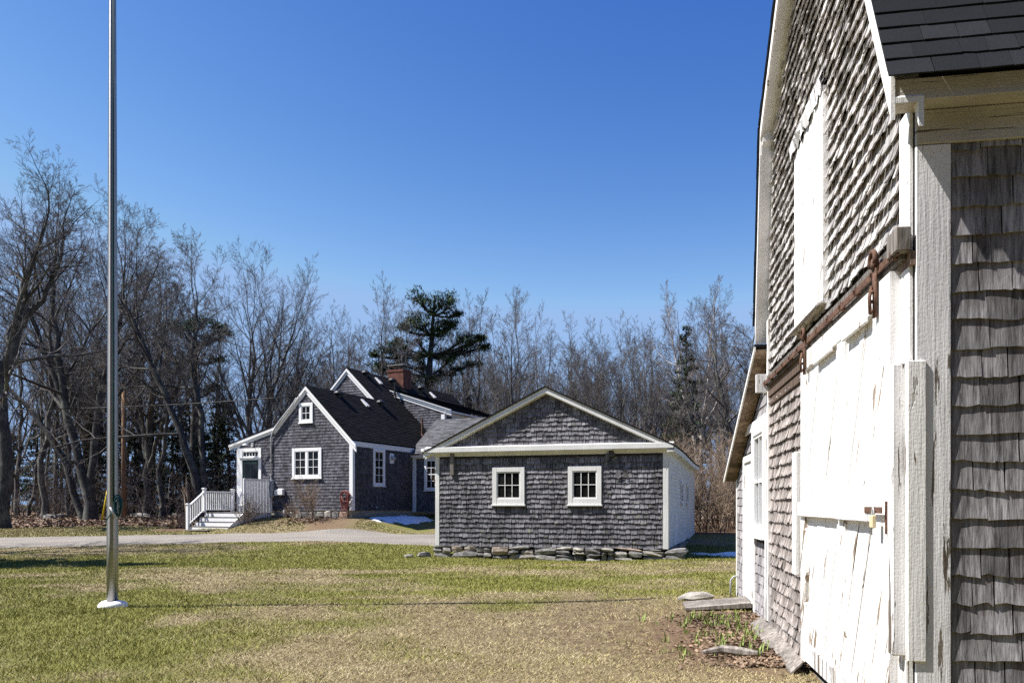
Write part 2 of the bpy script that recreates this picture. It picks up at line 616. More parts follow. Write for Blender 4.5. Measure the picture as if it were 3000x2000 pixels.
# placement of the three buildings
BARN_O, BARN_R = (2.327, 4.6), math.radians(-9.39)
GAR_O, GAR_R = (-2.348, 24.56), math.radians(-17.0)
HOU_O, HOU_R = (-7.007, 35.0), math.radians(-24.0)


def to_local(x, y, o, r):
    dx = np.asarray(x, float) - o[0]
    dy = np.asarray(y, float) - o[1]
    return dx * math.cos(r) + dy * math.sin(r), -dx * math.sin(r) + dy * math.cos(r)


def to_world(lx, ly, o, r):
    return o[0] + lx * math.cos(r) - ly * math.sin(r), o[1] + lx * math.sin(r) + ly * math.cos(r)


EL_Y = np.array([-900, 0, 16, 24.5, 30, 37, 45, 60, 100, 2000.0])
EL_E = np.array([0, 0, 0, -.06, .30, .44, .55, .85, 1.15, 1.2])


def elev(x, y):
    x = np.asarray(x, float)
    y = np.asarray(y, float)
    e = np.zeros(np.broadcast(x, y).shape)
    for d in (-1.5, 0, 1.5):
        e = e + np.interp(y + d, EL_Y, EL_E) / 3
    lx, ly = to_local(x, y, HOU_O, HOU_R)
    dx = np.maximum(np.maximum(-5.2 - lx, lx - 0.0), 0)
    dy = np.maximum(np.maximum(-ly, ly - 18), 0)
    m = sstep(4.2, 0.2, np.hypot(dx * 1.3, dy))
    e = e + 0.58 * m
    bx, by = to_local(x, y, BARN_O, BARN_R)
    e = e + 0.07 * sstep(2.2, 0.1, np.hypot(np.minimum(bx, 0), np.maximum(4 - by, 0) * 0.6))
    und = (fbm(x * 0.28, y * 0.28, 3, 3) - 0.5) * 0.16 * sstep(4, 9, y) * sstep(30, 22, y)
    return e + und


def driveway_edges(x):
    front = np.interp(x, [-60, -30, -17.5, -7.6, -2.7, 2], [24.5, 26.3, 27.2, 29.4, 27.8, 27.5]) + 0.35 * (vnoise(x * 0.7, x * 0, 5) - 0.5)
    back = np.interp(x, [-60, -30, -19.9, -14, -12.2, -8.5, -3.4, 2], [27, 29.6, 31.0, 32.6, 33.2, 32.4, 33.4, 34]) + 0.35 * (vnoise(x * 0.6, x * 0, 9) - 0.5)
    return front, back


def in_house(x, y, pad=0.0):
    lx, ly = to_local(x, y, HOU_O, HOU_R)
    return (lx > -9 - pad) & (lx < 7 + pad) & (ly > -pad) & (ly < 18)


def green_at(x, y):
    g = fbm(x * 0.22, y * 0.3, 21, 4)
    g2 = fbm(x * 0.9, y * 1.3, 31, 3)
    v = 0.42 + (g - 0.5) * 2.9 + (g2 - 0.5) * 1.7
    v = v + 0.2 * sstep(9, 15, y) - 0.18
    v = v - 0.35 * sstep(3.5, 0.5, np.hypot((x - 1.6) * 0.6, y - 8.5))
    v = v - 0.15 * sstep(2.5, 0.4, np.abs(y - 20.5 - 0.2 * x))
    v = v + 0.25 * sstep(2.0, 0.5, np.abs(y - 23.4))
    v = v + 0.25 * sstep(2.5, 0.5, np.hypot(x + 6.2, y - 12.4))
    return np.clip(v, 0, 1)


# ------------------------------------------------------------------ ground
def axis(dense0, dense1, step, outs0, outs1):
    return np.concatenate([outs0, np.arange(dense0, dense1 + 1e-6, step), outs1])


gx = axis(-34, 22, 0.35, [-1500, -500, -200, -110, -75, -55, -44, -38], [26, 32, 42, 60, 90, 160, 400, 1500])
gy = axis(2, 48, 0.35, [-1200, -300, -80, -30, -12, -5, -1], [51, 55, 60, 68, 80, 100, 140, 250, 600, 1800])
GX, GY = np.meshgrid(gx, gy)
GZ = elev(GX, GY)
nxg, nyg = len(gx), len(gy)
idx = np.arange(nxg * nyg).reshape(nyg, nxg)
F = np.stack([idx[:-1, :-1], idx[:-1, 1:], idx[1:, 1:], idx[1:, :-1]], -1).reshape(-1, 4)


def litter_at(x, y):
    n = fbm(x * 0.5, y * 0.5, 77, 3)
    left = sstep(38.5, 41.5, y + (n - 0.5) * 4 + np.maximum(x + 12, 0) * 2.2) * sstep(-5, -9, x)
    mulch = sstep(2.6, 1.6, np.hypot(x + 14.6, (y - 37.2) * 1.1))
    shrub = sstep(1.0, 0.3, np.hypot(x + 8.9, y - 34.9))
    deep = sstep(52, 56, y)
    bed = sstep(1.2, 0.5, np.hypot((x - 2.55) / 1.0, (y - 9.2) / 2.2))
    hedge = sstep(30, 33, y) * sstep(2, 4, x)
    return np.clip(np.maximum.reduce([left, mulch, shrub, deep, bed * 0.9, hedge]), 0, 1)


bare = np.clip(sstep(2.6, 0.3, np.hypot((GX - 1.8) * 0.75, (GY - 10.6) * 0.55)) + 0.6 * sstep(1.6, 0.2, np.hypot(GX - 2.2, GY - 8.3)), 0, 1)
ground = link('ground', mesh_np('ground', np.stack([GX, GY, GZ], -1), F,
              dict(green=green_at(GX, GY).ravel(), bare=bare.ravel(), litter=litter_at(GX, GY).ravel()), True), M['lawn'], kind='structure')

# gravel drive
dx_ = np.arange(-60, 2.01, 0.4)
fr_, bk_ = driveway_edges(dx_)
rows = np.linspace(0, 1, 22)
DX = np.repeat(dx_[None], len(rows), 0)
DY = fr_[None] * (1 - rows[:, None]) + bk_[None] * rows[:, None]
edge = np.minimum(rows, 1 - rows)
DZ = elev(DX, DY) + 0.012 + 0.025 * sstep(0, 0.2, edge)[:, None] - 0.03 * (edge < 0.01)[:, None] + 0.02 * (vnoise(DX * 1.5, DY * 1.5, 8) - 0.5)
idx = np.arange(DX.size).reshape(DX.shape)
F = np.stack([idx[:-1, :-1], idx[:-1, 1:], idx[1:, 1:], idx[1:, :-1]], -1).reshape(-1, 4)
link('driveway', mesh_np('driveway', np.stack([DX, DY, DZ], -1), F, None, True), M['gravel'], kind='structure')


# ------------------------------------------------------------------ shingle fields
def unit_shingle(rng, thick=0.012, curl=0.02, cup=0.01, jag=0.05, cols=3, rows=4, lift=0.006):
    """x 0..1 along, y = minus outward (metres), z 0 butt .. 1 top; closed slab"""
    xs = np.linspace(0.0, 1.0, cols)
    zs = np.linspace(0.0, 1.0, rows)
    tilt = rng.normal(0, thick * 0.3)
    cv = abs(rng.normal(curl, curl * 0.4))
    cu = rng.normal(cup, cup)
    dz = rng.normal(0, jag, cols)
    V = []
    al = []
    for back in (0, 1):
        for j, z in enumerate(zs):
            for i, x in enumerate(xs):
                out = lift + thick * (1 - z) + cv * (1 - z) ** 3 + cu * (2 * x - 1) ** 2 * (1 - z) ** 2 + tilt * (x - .5) * (1 - z)
                out -= back * (thick * 0.8 * (1 - z) + 0.002)
                zz = z + dz[i] * (1 - z)
                V.append((x, -out, zz))
                al.append(1 - z)
    n = cols * rows
    f = []
    for j in range(rows - 1):
        for i in range(cols - 1):
            a = j * cols + i
            f.append((a, a + 1, a + cols + 1, a + cols))
            f.append((n + a + cols, n + a + cols + 1, n + a + 1, n + a))
        a = j * cols
        f.append((a, a + cols, n + a + cols, n + a))
        a = j * cols + cols - 1
        f.append((n + a, n + a + cols, a + cols, a))
    for i in range(cols - 1):
        f.append((n + i, n + i + 1, i + 1, i))
    return np.array(V, np.float64), np.array(f, np.int32), np.array(al)


def lite_shingle(rng, thick=0.012):
    t = thick * rng.uniform(0.75, 1.35)
    dz = rng.normal(0, 0.03, 2)
    V = [(0, -t, dz[0]), (1, -t, dz[1]), (1, -0.002, 1), (0, -0.002, 1), (0, 0.004, dz[0]), (1, 0.004, dz[1])]
    f = [(0, 1, 2, 3), (4, 5, 1, 0), (0, 3, 4, 4), (1, 5, 2, 2)]
    f = [(0, 1, 2, 3), (4, 5, 1, 0)]
    return np.array(V, np.float64), np.array(f, np.int32), np.array([1, 1, 0, 0, 1, 1.0])


def shingle_field(parent, O, A, U, N, variants, mat, courses, expo, wr, span, keep, n_single=0, rank=None,
                  name='shingle', over=1.25, gap=0.004, jit=0.006, clampf=None, single_ok=None, stuff_name=None):
    """courses: heights of butts along U. span(t)->list of (a0,a1). keep(a0,a1,t0,t1)->bool. clampf(a)->max height along U"""
    O, A, U, N = (np.asarray(v, float) for v in (O, A, U, N))
    items = []
    for t in courses:
        for a0, a1 in span(t):
            a = a0 + 0.0
            while a < a1 - 0.012:
                wd = min(random.uniform(*wr), a1 - a)
                if a1 - (a + wd) < wr[0] * 0.6:
                    wd = a1 - a
                if keep is None or keep(a, a + wd, t, t + expo):
                    items.append((a, wd - gap * random.uniform(0.4, 1.8), t + random.uniform(-jit, jit)))
                a += wd
    nv = len(variants)
    singles = set()
    if n_single:
        order = sorted(range(len(items)), key=lambda i: rank(items[i]))
        for i in order:
            if len(singles) >= n_single:
                break
            if single_ok is None or single_ok(items[i]):
                singles.add(i)
    meshes = [None] * nv
    VV, FF, AL, RD = [], [], [], []
    base = 0
    for i, (a, wd, t) in enumerate(items):
        k = random.randrange(nv)
        V, f, al = variants[k]
        h = expo * over
        if i in singles:
            if meshes[k] is None:
                meshes[k] = mesh_np(name, V, f, dict(along=al))
                meshes[k].materials.append(mat)
            o = bpy.data.objects.new(name, meshes[k])
            COL.objects.link(o)
            o.parent = parent
            p = O + A * a + U * t
            Mx = Matrix.Identity(4)
            for r in range(3):
                Mx[r][0] = A[r] * wd
                Mx[r][1] = -N[r]
                Mx[r][2] = U[r] * h
                Mx[r][3] = p[r]
            o.matrix_local = Mx
        else:
            av = a + V[:, 0] * wd
            tv = t + V[:, 2] * h
            if clampf is not None:
                tv = np.minimum(tv, clampf(av))
            P = O[None] + av[:, None] * A + tv[:, None] * U - V[:, 1:2] * N
            VV.append(P)
            FF.append(f + base)
            AL.append(al)
            RD.append(np.full(len(V), random.random()))
            base += len(V)
    if VV:
        me = mesh_np(stuff_name or name, np.concatenate(VV), np.concatenate(FF), dict(along=np.concatenate(AL), rnd=np.concatenate(RD)))
        link(stuff_name or (name + ('_remainder' if n_single else 's')), me, mat, parent, kind='stuff')
    return len(items)


def holes_keep(holes, extra=None):
    def k(a0, a1, t0, t1):
        c = (a0 + a1) / 2
        for h in holes:
            if h[0] - 0.03 < c < h[1] + 0.03 and h[2] - 0.02 < t0 + 0.5 * (t1 - t0) < h[3] + 0.02:
                return False
        return extra is None or extra(a0, a1, t0, t1)
    return k


def window(parent, fr, a0, a1, z0, z1, cas, cols, rows, mat, out=0.05, mull=0, sill=True, glass=None, low=0.0, meeting=False, wname='window'):
    """casing with its panes, muntins and sill as sub-parts"""
    m = MB()
    m.fbox(fr, a0, a0 + cas, 0.0, out, z0, z1)
    m.fbox(fr, a1 - cas, a1, 0.0, out, z0, z1)
    m.fbox(fr, a0 + cas, a1 - cas, 0.0, out, z1 - cas, z1)
    m.fbox(fr, a0 + cas, a1 - cas, 0.0, out - 0.004, z0, z0 + cas * 0.8 + low)
    b = z0 + cas * 0.8 + low
    tp = z1 - cas
    if mull:
        c = (a0 + a1) / 2
        m.fbox(fr, c - mull / 2, c + mull / 2, 0.0, out - 0.01, b, tp)
    wo = m.build(wname, mat, parent, bevel=0.006)
    bays = [(a0 + cas, a1 - cas)]
    if mull:
        bays = [(a0 + cas, c - mull / 2), (c + mull / 2, a1 - cas)]
    mu = MB()
    sw = 0.035
    for (x0, x1) in bays:
        mu.fbox(fr, x0, x0 + sw, 0.008, out - 0.018, b, tp)
        mu.fbox(fr, x1 - sw, x1, 0.008, out - 0.018, b, tp)
        mu.fbox(fr, x0 + sw, x1 - sw, 0.008, out - 0.018, tp - sw, tp)
        mu.fbox(fr, x0 + sw, x1 - sw, 0.008, out - 0.018, b, b + sw)
        for i in range(1, cols):
            xx = x0 + sw + (x1 - x0 - 2 * sw) * i / cols
            mu.fbox(fr, xx - 0.011, xx + 0.011, 0.01, out - 0.022, b + sw, tp - sw)
        for j in range(1, rows):
            zz = b + sw + (tp - b - 2 * sw) * j / rows
            hw = 0.022 if (meeting and j == rows // 2) else 0.011
            mu.fbox(fr, x0 + sw, x1 - sw, 0.011, out - 0.0235, zz - hw, zz + hw)
        for i in range(cols):
            for j in range(rows):
                p0 = x0 + sw + (x1 - x0 - 2 * sw) * i / cols
                p1 = x0 + sw + (x1 - x0 - 2 * sw) * (i + 1) / cols
                q0 = b + sw + (tp - b - 2 * sw) * j / rows
                q1 = b + sw + (tp - b - 2 * sw) * (j + 1) / rows
                MB().fbox(fr, p0 + 0.008, p1 - 0.008, 0.012, 0.017, q0 + 0.008, q1 - 0.008).build('pane', glass or M['glass'], wo)
    mu.build('muntins', mat, wo)
    if sill:
        MB().fbox(fr, a0 - 0.03, a1 + 0.03, 0.003, out + 0.035, z0 - 0.045, z0 - 0.001).build('sill', mat, wo, bevel=0.005)
    return wo


# ------------------------------------------------------------------ flagpole
PX, PY = -6.24, 12.44
pz = float(elev(PX, PY))
fp = thing('flagpole', 'tall brushed metal flagpole with teal halyard standing on the lawn', 'flagpole', (PX, PY, pz))
n = 12
MB().lathe((0, 0, 0), [(0.085 - 0.045 * (i / n) ** 1.3, 0.04 + 12.0 * i / n) for i in range(n + 1)], 48).build('pole', M['pole'], fp, True)
mb = MB()
prof = [(0.20, -0.03), (0.212, 0.02), (0.205, 0.055), (0.17, 0.085), (0.105, 0.10), (0.086, 0.10)]
mb.lathe((0, 0, 0), prof, 28)
mb.v = [(x * (1 + 0.05 * math.sin(3 * math.atan2(y, x) + 1)), y * (1 + 0.05 * math.sin(2 * math.atan2(y, x))), z * (1 + 0.12 * math.sin(2 * math.atan2(y, x) + 2))) for x, y, z in mb.v]
mb.build('collar', M['trim'], fp, True)
rope = MB()
rope.tube([(0.052, -0.085, 1.63), (0.05, -0.083, 3.2), (0.044, -0.075, 6), (0.035, -0.06, 9), (0.03, -0.05, 11.8)], 0.0065, 6)
rope.tube([(0.066, -0.078, 1.66), (0.064, -0.076, 4.0), (0.05, -0.068, 7), (0.04, -0.055, 11.8)], 0.0065, 6)
rope.build('halyard', M['teal'], fp, True)
coil = MB()
for k in range(9):
    pts = []
    w_ = 0.035 + 0.012 * (k % 3)
    hgt = 0.24 + 0.012 * ((k * 5) % 7)
    for q in range(17):
        an = 2 * math.pi * q / 16
        pts.append((0.112 + w_ * math.sin(an) + 0.006 * k % 0.02, -0.075 + 0.006 * (k - 4), 1.60 + hgt / 2 * math.cos(an) - 0.02 * (k % 4)))
    coil.tube(pts, 0.0075, 5, False)
coil.tube([(0.06, -0.11, 1.50), (0.02, -0.125, 1.44), (-0.045, -0.13, 1.33)], 0.008, 6)
coil.build('rope_coil', M['teal'], fp, True)
cl = MB()
cl.box(0.045, 0.075, -0.12, -0.07, 1.46, 1.49)
cl.tube([(0.02, -0.115, 1.56), (0.06, -0.13, 1.5), (0.13, -0.125, 1.385)], 0.014, 8)
cl.build('cleat', M['steel'], fp, True)


# ------------------------------------------------------------------ barn
barn = thing('shingled_barn', 'old weathered shingle barn with big peeling white sliding door, nearest building', 'barn', (*BARN_O, 0), BARN_R)
GL = 5.29                                  # length of the gable wall
FG = Frame(0, GL, -90)                     # gable wall: a = GL - s
FS = Frame(0, 0, 0)                        # side wall facing the camera


def ga(s):
    return GL - s


prof_s = [(-0.12, 4.02), (1.05, 5.87), (2.65, 6.75), (4.2, 6.03 + 0.45), (5.42, 5.9), (5.80, 3.85)]
prof_s = [(-0.157, 4.03), (0.95, 6.08), (2.65, 7.62), (3.80, 6.89), (4.94, 6.10), (5.39, 3.82)]


def barn_roof_z(a):
    s = GL - np.asarray(a, float)
    return np.interp(s, [p[0] for p in prof_s], [p[1] for p in prof_s])


# body
wall_poly = [(ga(GL), 0.02), (ga(0), 0.02)] + [(ga(s_), z_ - 0.06) for s_, z_ in [(0.0, float(barn_roof_z(GL)))] + prof_s[1:5] + [(GL, float(barn_roof_z(0.0)) - 0.02)]]
MB().fslab(FG, wall_poly, -0.10, -0.004).build('gable_wall', M['sheath'], barn)
MB().fbox(FS, 0.1, 9.0, -0.10, -0.004, 0.02, 4.1).build('side_wall', M['sheath'], barn)
MB().box(8.9, 9.0, 0.1, GL, 0.02, 4.0).box(0.1, 8.9, GL - 0.1, GL - 0.004, 0.02, 3.75).build('rear_wall', M['sheath'], barn)

rng = np.random.default_rng(11)
var_gable = [unit_shingle(rng, 0.014, 0.020, 0.003, 0.02) for _ in range(14)]
var_side = [unit_shingle(rng, 0.011, 0.001, 0.001, 0.03, 5, 3, lift=0.003) for _ in range(12)]

# gable shingles
HAY = (2.14, 3.49, 3.30, 5.14)
DOOR = (0.14, 3.0, 0.0, 3.2)


def gable_span(t):
    e = 0.125
    if t < 3.06:
        return [(ga(GL - 0.10), ga(3.05))]
    out = []
    zc = t + 0.02
    ss = np.linspace(0.0, GL, 400)
    ok = ss[barn_roof_z(GL - ss) - 0.12 > zc]
    if len(ok) < 3:
        return out
    s0, s1 = max(ok.min(), 0.22 if t < 3.95 else 0.0), min(ok.max(), GL - 0.04)
    if HAY[2] - 0.03 < t < HAY[3]:
        return [(ga(s1), ga(HAY[1] + 0.005)), (ga(HAY[0] - 0.005), ga(s0))]
    return [(ga(s1), ga(s0))]


def grank(it):
    a, wd, t = it
    s_ = GL - a
    inview = 0 if t < 4.9 + 0.42 * s_ else 50
    return s_ + inview + (2.5 if t < 3.1 else 0)


courses_g = [3.24 + 0.122 * i for i in range(34)]
Ag, Ug, Ng = FG.axes()
shingle_field(barn, (0, GL, 0), Ag, Ug, Ng, var_gable, M['barn_gable'], courses_g, 0.128, (0.07, 0.16), gable_span, None,
              165, grank, jit=0.012, clampf=lambda a: barn_roof_z(a) - 0.10, gap=0.006,
              single_ok=lambda it: it[2] + 0.17 < min(float(barn_roof_z(it[0])), float(barn_roof_z(it[0] + it[1]))) - 0.12)
var_low = [unit_shingle(rng, 0.012, 0.013, 0.003, 0.035, 4, 4) for _ in range(12)]
shingle_field(barn, (0, GL, 0), Ag, Ug, Ng, var_low, M['barn_lower'], [0.10 + 0.130 * i for i in range(22)], 0.132, (0.06, 0.15), gable_span, None,
              40, lambda it: it[2] - it[0], jit=0.012, gap=0.006, stuff_name='lower_shingle_remainder')
As, Us, Ns = FS.axes()
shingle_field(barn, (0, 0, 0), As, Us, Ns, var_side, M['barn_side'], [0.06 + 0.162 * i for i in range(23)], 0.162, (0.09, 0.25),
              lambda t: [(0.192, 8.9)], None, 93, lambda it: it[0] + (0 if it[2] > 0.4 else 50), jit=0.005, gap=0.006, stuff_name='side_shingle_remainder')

# corner boards, frieze
MB().fbox(FS, 0.0, 0.186, -0.003, 0.024, 0.03, 3.66).build('corner_board', M['paint_worn'], barn, bevel=0.004, label='wide grey-white vertical corner board with cracked paint')
MB().fbox(FG, ga(0.20), ga(0.022), 0.0, 0.026, 0.03, 3.90).build('corner_board', M['paint'], barn, bevel=0.004)
MB().fbox(FG, ga(GL), ga(GL - 0.10), -0.002, 0.05, 0.05, 3.86).build('corner_board', M['paint'], barn, bevel=0.004)
MB().fbox(FS, 0.0, 9.0, -0.003, 0.028, 3.665, 3.86).build('frieze_board', M['paint_eave_shade'], barn, bevel=0.004)
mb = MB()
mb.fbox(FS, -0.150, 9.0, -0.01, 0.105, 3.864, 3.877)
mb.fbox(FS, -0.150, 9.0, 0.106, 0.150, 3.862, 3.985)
mb.build('eave_fascia', M['paint_eave_shade'], barn, bevel=0.004)
# rakes: fascia board at the outer edge plus soffit
OH = 0.175
rk = MB()
sf = MB()
for (s0, z0), (s1, z1) in zip(prof_s[:-1], prof_s[1:]):
    h_ = 0.13 * math.hypot(s1 - s0, z1 - z0) / max(abs(s1 - s0), 0.35)
    h_ = min(h_, 0.34)
    rk.fstrip(FG, (ga(s0), z0), (ga(s1), z1), h_, OH - 0.022, OH)
    sf.fstrip(FG, (ga(s0), z0 - h_ * 0.55), (ga(s1), z1 - h_ * 0.55), 0.03, 0.0, OH - 0.023)
    sf.fstrip(FG, (ga(s0), z0 - h_ * 0.55 - 0.031), (ga(s1), z1 - h_ * 0.55 - 0.031), h_ * 0.5, 0.001, 0.03)
sf.fslab(FG, [(ga(4.99), 5.84), (ga(4.88), 5.90), (ga(4.88), 6.05), (ga(4.99), 6.05)], 0.0, OH - 0.024)
rk.build('rake_board', M['paint'], barn)
sf.build('rake_soffit', M['trim_old'], barn)
# roof: deck plus shingles
dk = MB()
for (s0, z0), (s1, z1) in zip(prof_s[:-1], prof_s[1:]):
    dk.hexa([(-OH - 0.02, s0, z0 + 0.002), (9.1, s0, z0 + 0.002), (9.1, s1, z1 + 0.002), (-OH - 0.02, s1, z1 + 0.002),
             (-OH - 0.02, s0, z0 + 0.022), (9.1, s0, z0 + 0.022), (9.1, s1, z1 + 0.022), (-OH - 0.02, s1, z1 + 0.022)])
dk.build('roof_deck', M['asphalt'], barn)
tab = [unit_shingle(rng, 0.009, 0.0012, 0.0, 0.012, 3, 3, lift=0.001) for _ in range(8)]


def roof_field(parent, p0, p1, x0, x1, nx_, expo, wr, mat, variants, n_single, rank, name='roof_shingle', lift=0.024, holes=None, jit=0.002, keep=None, xaxis=1, over=1.2):
    """slope from eave point p0=(y,z) up to p1=(y,z); runs along local x from x0 to x1 (nx_=-1: faces -y, +1: faces +y)"""
    y0, z0 = p0
    y1, z1 = p1
    Ls = math.hypot(y1 - y0, z1 - z0)
    U = np.array([0, (y1 - y0) / Ls, (z1 - z0) / Ls])
    A = np.array([1.0, 0, 0]) if y1 > y0 else np.array([-1.0, 0, 0])
    N = np.cross(A, U)
    O = np.array([x0 if y1 > y0 else x1, y0, z0]) + N * lift
    return shingle_field(parent, O, A, U, N, variants, mat, [0.0 + expo * i for i in range(int(Ls / expo) + 1)], expo, wr,
                         lambda t: [(0.0, x1 - x0)], keep, n_single, rank, name=name, gap=0.004, jit=jit, over=over,
                         clampf=lambda a: np.full(np.shape(a), Ls))


roof_field(barn, (-0.195, 3.96), prof_s[1], -OH - 0.03, 9.1, -1, 0.145, (0.12, 0.36), M['asphalt'], tab, 70, lambda it: it[0] * 0.7 + it[2])
for p, q in ((1, 2), (3, 2), (4, 3), (5, 4)):
    roof_field(barn, prof_s[p], prof_s[q], -OH - 0.03, 9.1, -1, 0.145, (0.3, 0.9), M['asphalt'], [lite_shingle(rng, 0.009) for _ in range(6)], 0, None, name='upper_roof_shingle')

# boarded hay door
hd = MB()
for i in range(3):
    w0 = HAY[0] + (HAY[1] - HAY[0]) * i / 3
    w1 = HAY[0] + (HAY[1] - HAY[0]) * (i + 1) / 3
    MB().fbox(FG, ga(w1 - 0.005), ga(w0 + 0.005), 0.004, 0.045 + 0.012 * (i == 0), HAY[2], HAY[3] - 0.02 * i).build('hay_door_plank', M['paint_door'], barn, bevel=0.004)
fl = MB()
nn = 26
for i in range(nn):
    t0, t1 = i / nn, (i + 1) / nn
    for k, (zt, ot) in enumerate(((0.20, 0.03), (0.07, 0.075), (-0.02, 0.09))):
        pass
    a0, a1 = ga(HAY[1] + 0.06) + t0 * 1.42, ga(HAY[1] + 0.06) + t1 * 1.42
    j = [random.uniform(-0.02, 0.02) for _ in range(6)]
    if i == 0:
        prev = (j[0], j[1], j[2])
    fl.add([FG.P(a0, 0.035, HAY[3] + 0.17 + prev[0]), FG.P(a1, 0.035, HAY[3] + 0.17 + j[3]), FG.P(a1, 0.085 + j[4], HAY[3] + 0.05), FG.P(a0, 0.085 + prev[1], HAY[3] + 0.05),
            FG.P(a1, 0.07 + j[5], HAY[3] - 0.05 + 2 * j[3]), FG.P(a0, 0.07 + prev[2], HAY[3] - 0.05 + 2 * prev[0])],
           [(3, 2, 1, 0), (5, 4, 2, 3)])
    prev = (j[3], j[4], j[5])
fl.build('torn_flashing', M['paint_worn'], barn)
MB().hexa([FG.P(ga(3.50), 0.14, 3.27), FG.P(ga(2.14), 0.12, 3.27), FG.P(ga(2.14), 0.05, 3.31), FG.P(ga(3.5), 0.05, 3.31),
           FG.P(ga(3.50), 0.14, 3.282), FG.P(ga(2.14), 0.12, 3.282), FG.P(ga(2.14), 0.05, 3.33), FG.P(ga(3.5), 0.05, 3.33)]).build('track_hood', M['paint_worn'], barn)

# sliding track
tr = MB()
for i in range(6):
    a0 = ga(5.20) + i * 0.86
    tr.fbox(FG, a0, a0 + 0.855, 0.03, 0.062 + 0.004 * (i % 2), 3.03, 3.17)
MB().fbox(FG, ga(5.25), ga(-0.02), 0.0, 0.03, 2.98, 3.06).build('track_ledger', M['brownwood'], barn)
tr.build('track_board', M['oldwood'], barn, bevel=0.004)
ra = MB()
ra.fbox(FG, ga(5.30), ga(0.0), 0.085, 0.097, 3.05, 3.095)
for i in range(13):
    a0 = ga(5.15) + i * 0.42
    ra.fbox(FG, a0, a0 + 0.03, 0.06, 0.10, 3.045, 3.105)
    ra.fbox(FG, a0 + 0.006, a0 + 0.024, 0.05, 0.112, 3.06, 3.085)
ra.build('track_rail', M['rust'], barn)
MB().fbox(FG, ga(0.16), ga(-0.03), 0.03, 0.11, 3.06, 3.20).build('track_end_block', M['oldwood'], barn, bevel=0.006)
MB().fbox(FG, ga(5.31), ga(5.22), 0.0, 0.18, 2.98, 3.20).build('track_end_block', M['paint_worn'], barn, label='white painted box block at the far end of the track')

# the sliding door: thing with its parts
door = thing('sliding_door', 'big peeling white plank sliding door hanging from the rusty barn track', 'door', (*BARN_O, 0), BARN_R)
D0, D1 = 0.18, 2.93
ZB, ZT = 0.17, 3.0


def dbox(s0, s1, o0, o1, z0, z1):
    return MB().fbox(FG, ga(s1), ga(s0), o0, o1, z0, z1)


MB().fbox(FG, ga(D1 - 0.02), ga(D0 + 0.02), 0.02, 0.034, ZB + 0.02, ZT - 0.02).build('backing', M['sheath'], door)
# diagonal planks, clipped to two bays above and below the rail
random.seed(5)
bays = [(D0 + 0.36, 1.30), (1.52, D1 - 0.20)]
zones = [(ZB + 0.16, 1.50), (1.61, ZT - 0.17)]


def clip(poly, f):
    out = []
    for i in range(len(poly)):
        p, q = poly[i], poly[(i + 1) % len(poly)]
        a, b = f(p), f(q)
        if a >= 0:
            out.append(p)
        if (a >= 0) != (b >= 0):
            t = a / (a - b)
            out.append((p[0] + (q[0] - p[0]) * t, p[1] + (q[1] - p[1]) * t))
    return out


th = math.radians(64)
for (s0, s1) in bays:
    for (z0, z1) in zones:
        A0, A1 = ga(s1) - 0.02, ga(s0) + 0.02
        pw = 0.135
        u0 = A0 * math.sin(th) - z1 * math.cos(th)
        u1 = A1 * math.sin(th) - z0 * math.cos(th)
        k = 0
        u = math.floor(u0 / pw) * pw
        while u < u1:
            g_ = 0.005 if random.random() < 0.6 else 0.012
            ua, ub = u + g_ / 2, u + pw - g_ / 2
            big = 9
            poly = []
            for uu, vv in ((ua, -big), (ub, -big), (ub, big), (ua, big)):
                poly.append((uu * math.sin(th) + vv * math.cos(th), -uu * math.cos(th) + vv * math.sin(th)))
            for f in (lambda p: p[0] - A0, lambda p: A1 - p[0], lambda p: p[1] - (z0 - 0.02), lambda p: (z1 + 0.02) - p[1]):
                poly = clip(poly, f) if len(poly) >= 3 else poly
            if len(poly) >= 3:
                MB().fslab(FG, poly, 0.036, 0.056 + random.uniform(-0.004, 0.007)).build('plank', M['paint_door'], door, bevel=0.003)
            u += pw
fo = 0.087
dbox(D0, D0 + 0.36, 0.035, fo, ZB + 0.06, ZT).build('stile', M['paint_door'], door, bevel=0.005)
dbox(1.30, 1.52, 0.035, fo - 0.004, ZB + 0.16, ZT - 0.17).build('stile', M['paint_door'], door, bevel=0.005)
dbox(D1 - 0.20, D1, 0.035, fo, ZB - 0.02, ZT).build('stile', M['paint_door'], door, bevel=0.005)
dbox(D0 + 0.362, D1 - 0.202, 0.035, fo + 0.002, ZT - 0.17, ZT - 0.004).build('top_rail', M['paint_door'], door, bevel=0.005)
dbox(D0 + 0.362, D1 - 0.202, 0.035, fo + 0.002, ZB, ZB + 0.16).build('bottom_rail', M['paint_worn'], door, bevel=0.005)
dbox(D0 + 0.30, 1.44, 0.058, fo + 0.034, 1.485, 1.61).build('middle_rail', M['paint_worn'], door, bevel=0.008)
dbox(1.46, D1 - 0.02, 0.058, fo + 0.032, 1.49, 1.625).build('middle_rail', M['paint_door'], door, bevel=0.008)
mb = MB()
for sx in (0.62, 1.62):
    mb.fbox(FG, ga(sx + 0.65), ga(sx), fo, fo + 0.022, ZT - 0.205, ZT - 0.16)
mb.build('drip_moulding', M['paint_door'], door, bevel=0.006)
dbox(D0 - 0.004, D0, 0.0, fo - 0.002, ZB + 0.1, ZT).build('door_edge', M['paint_worn'], door)
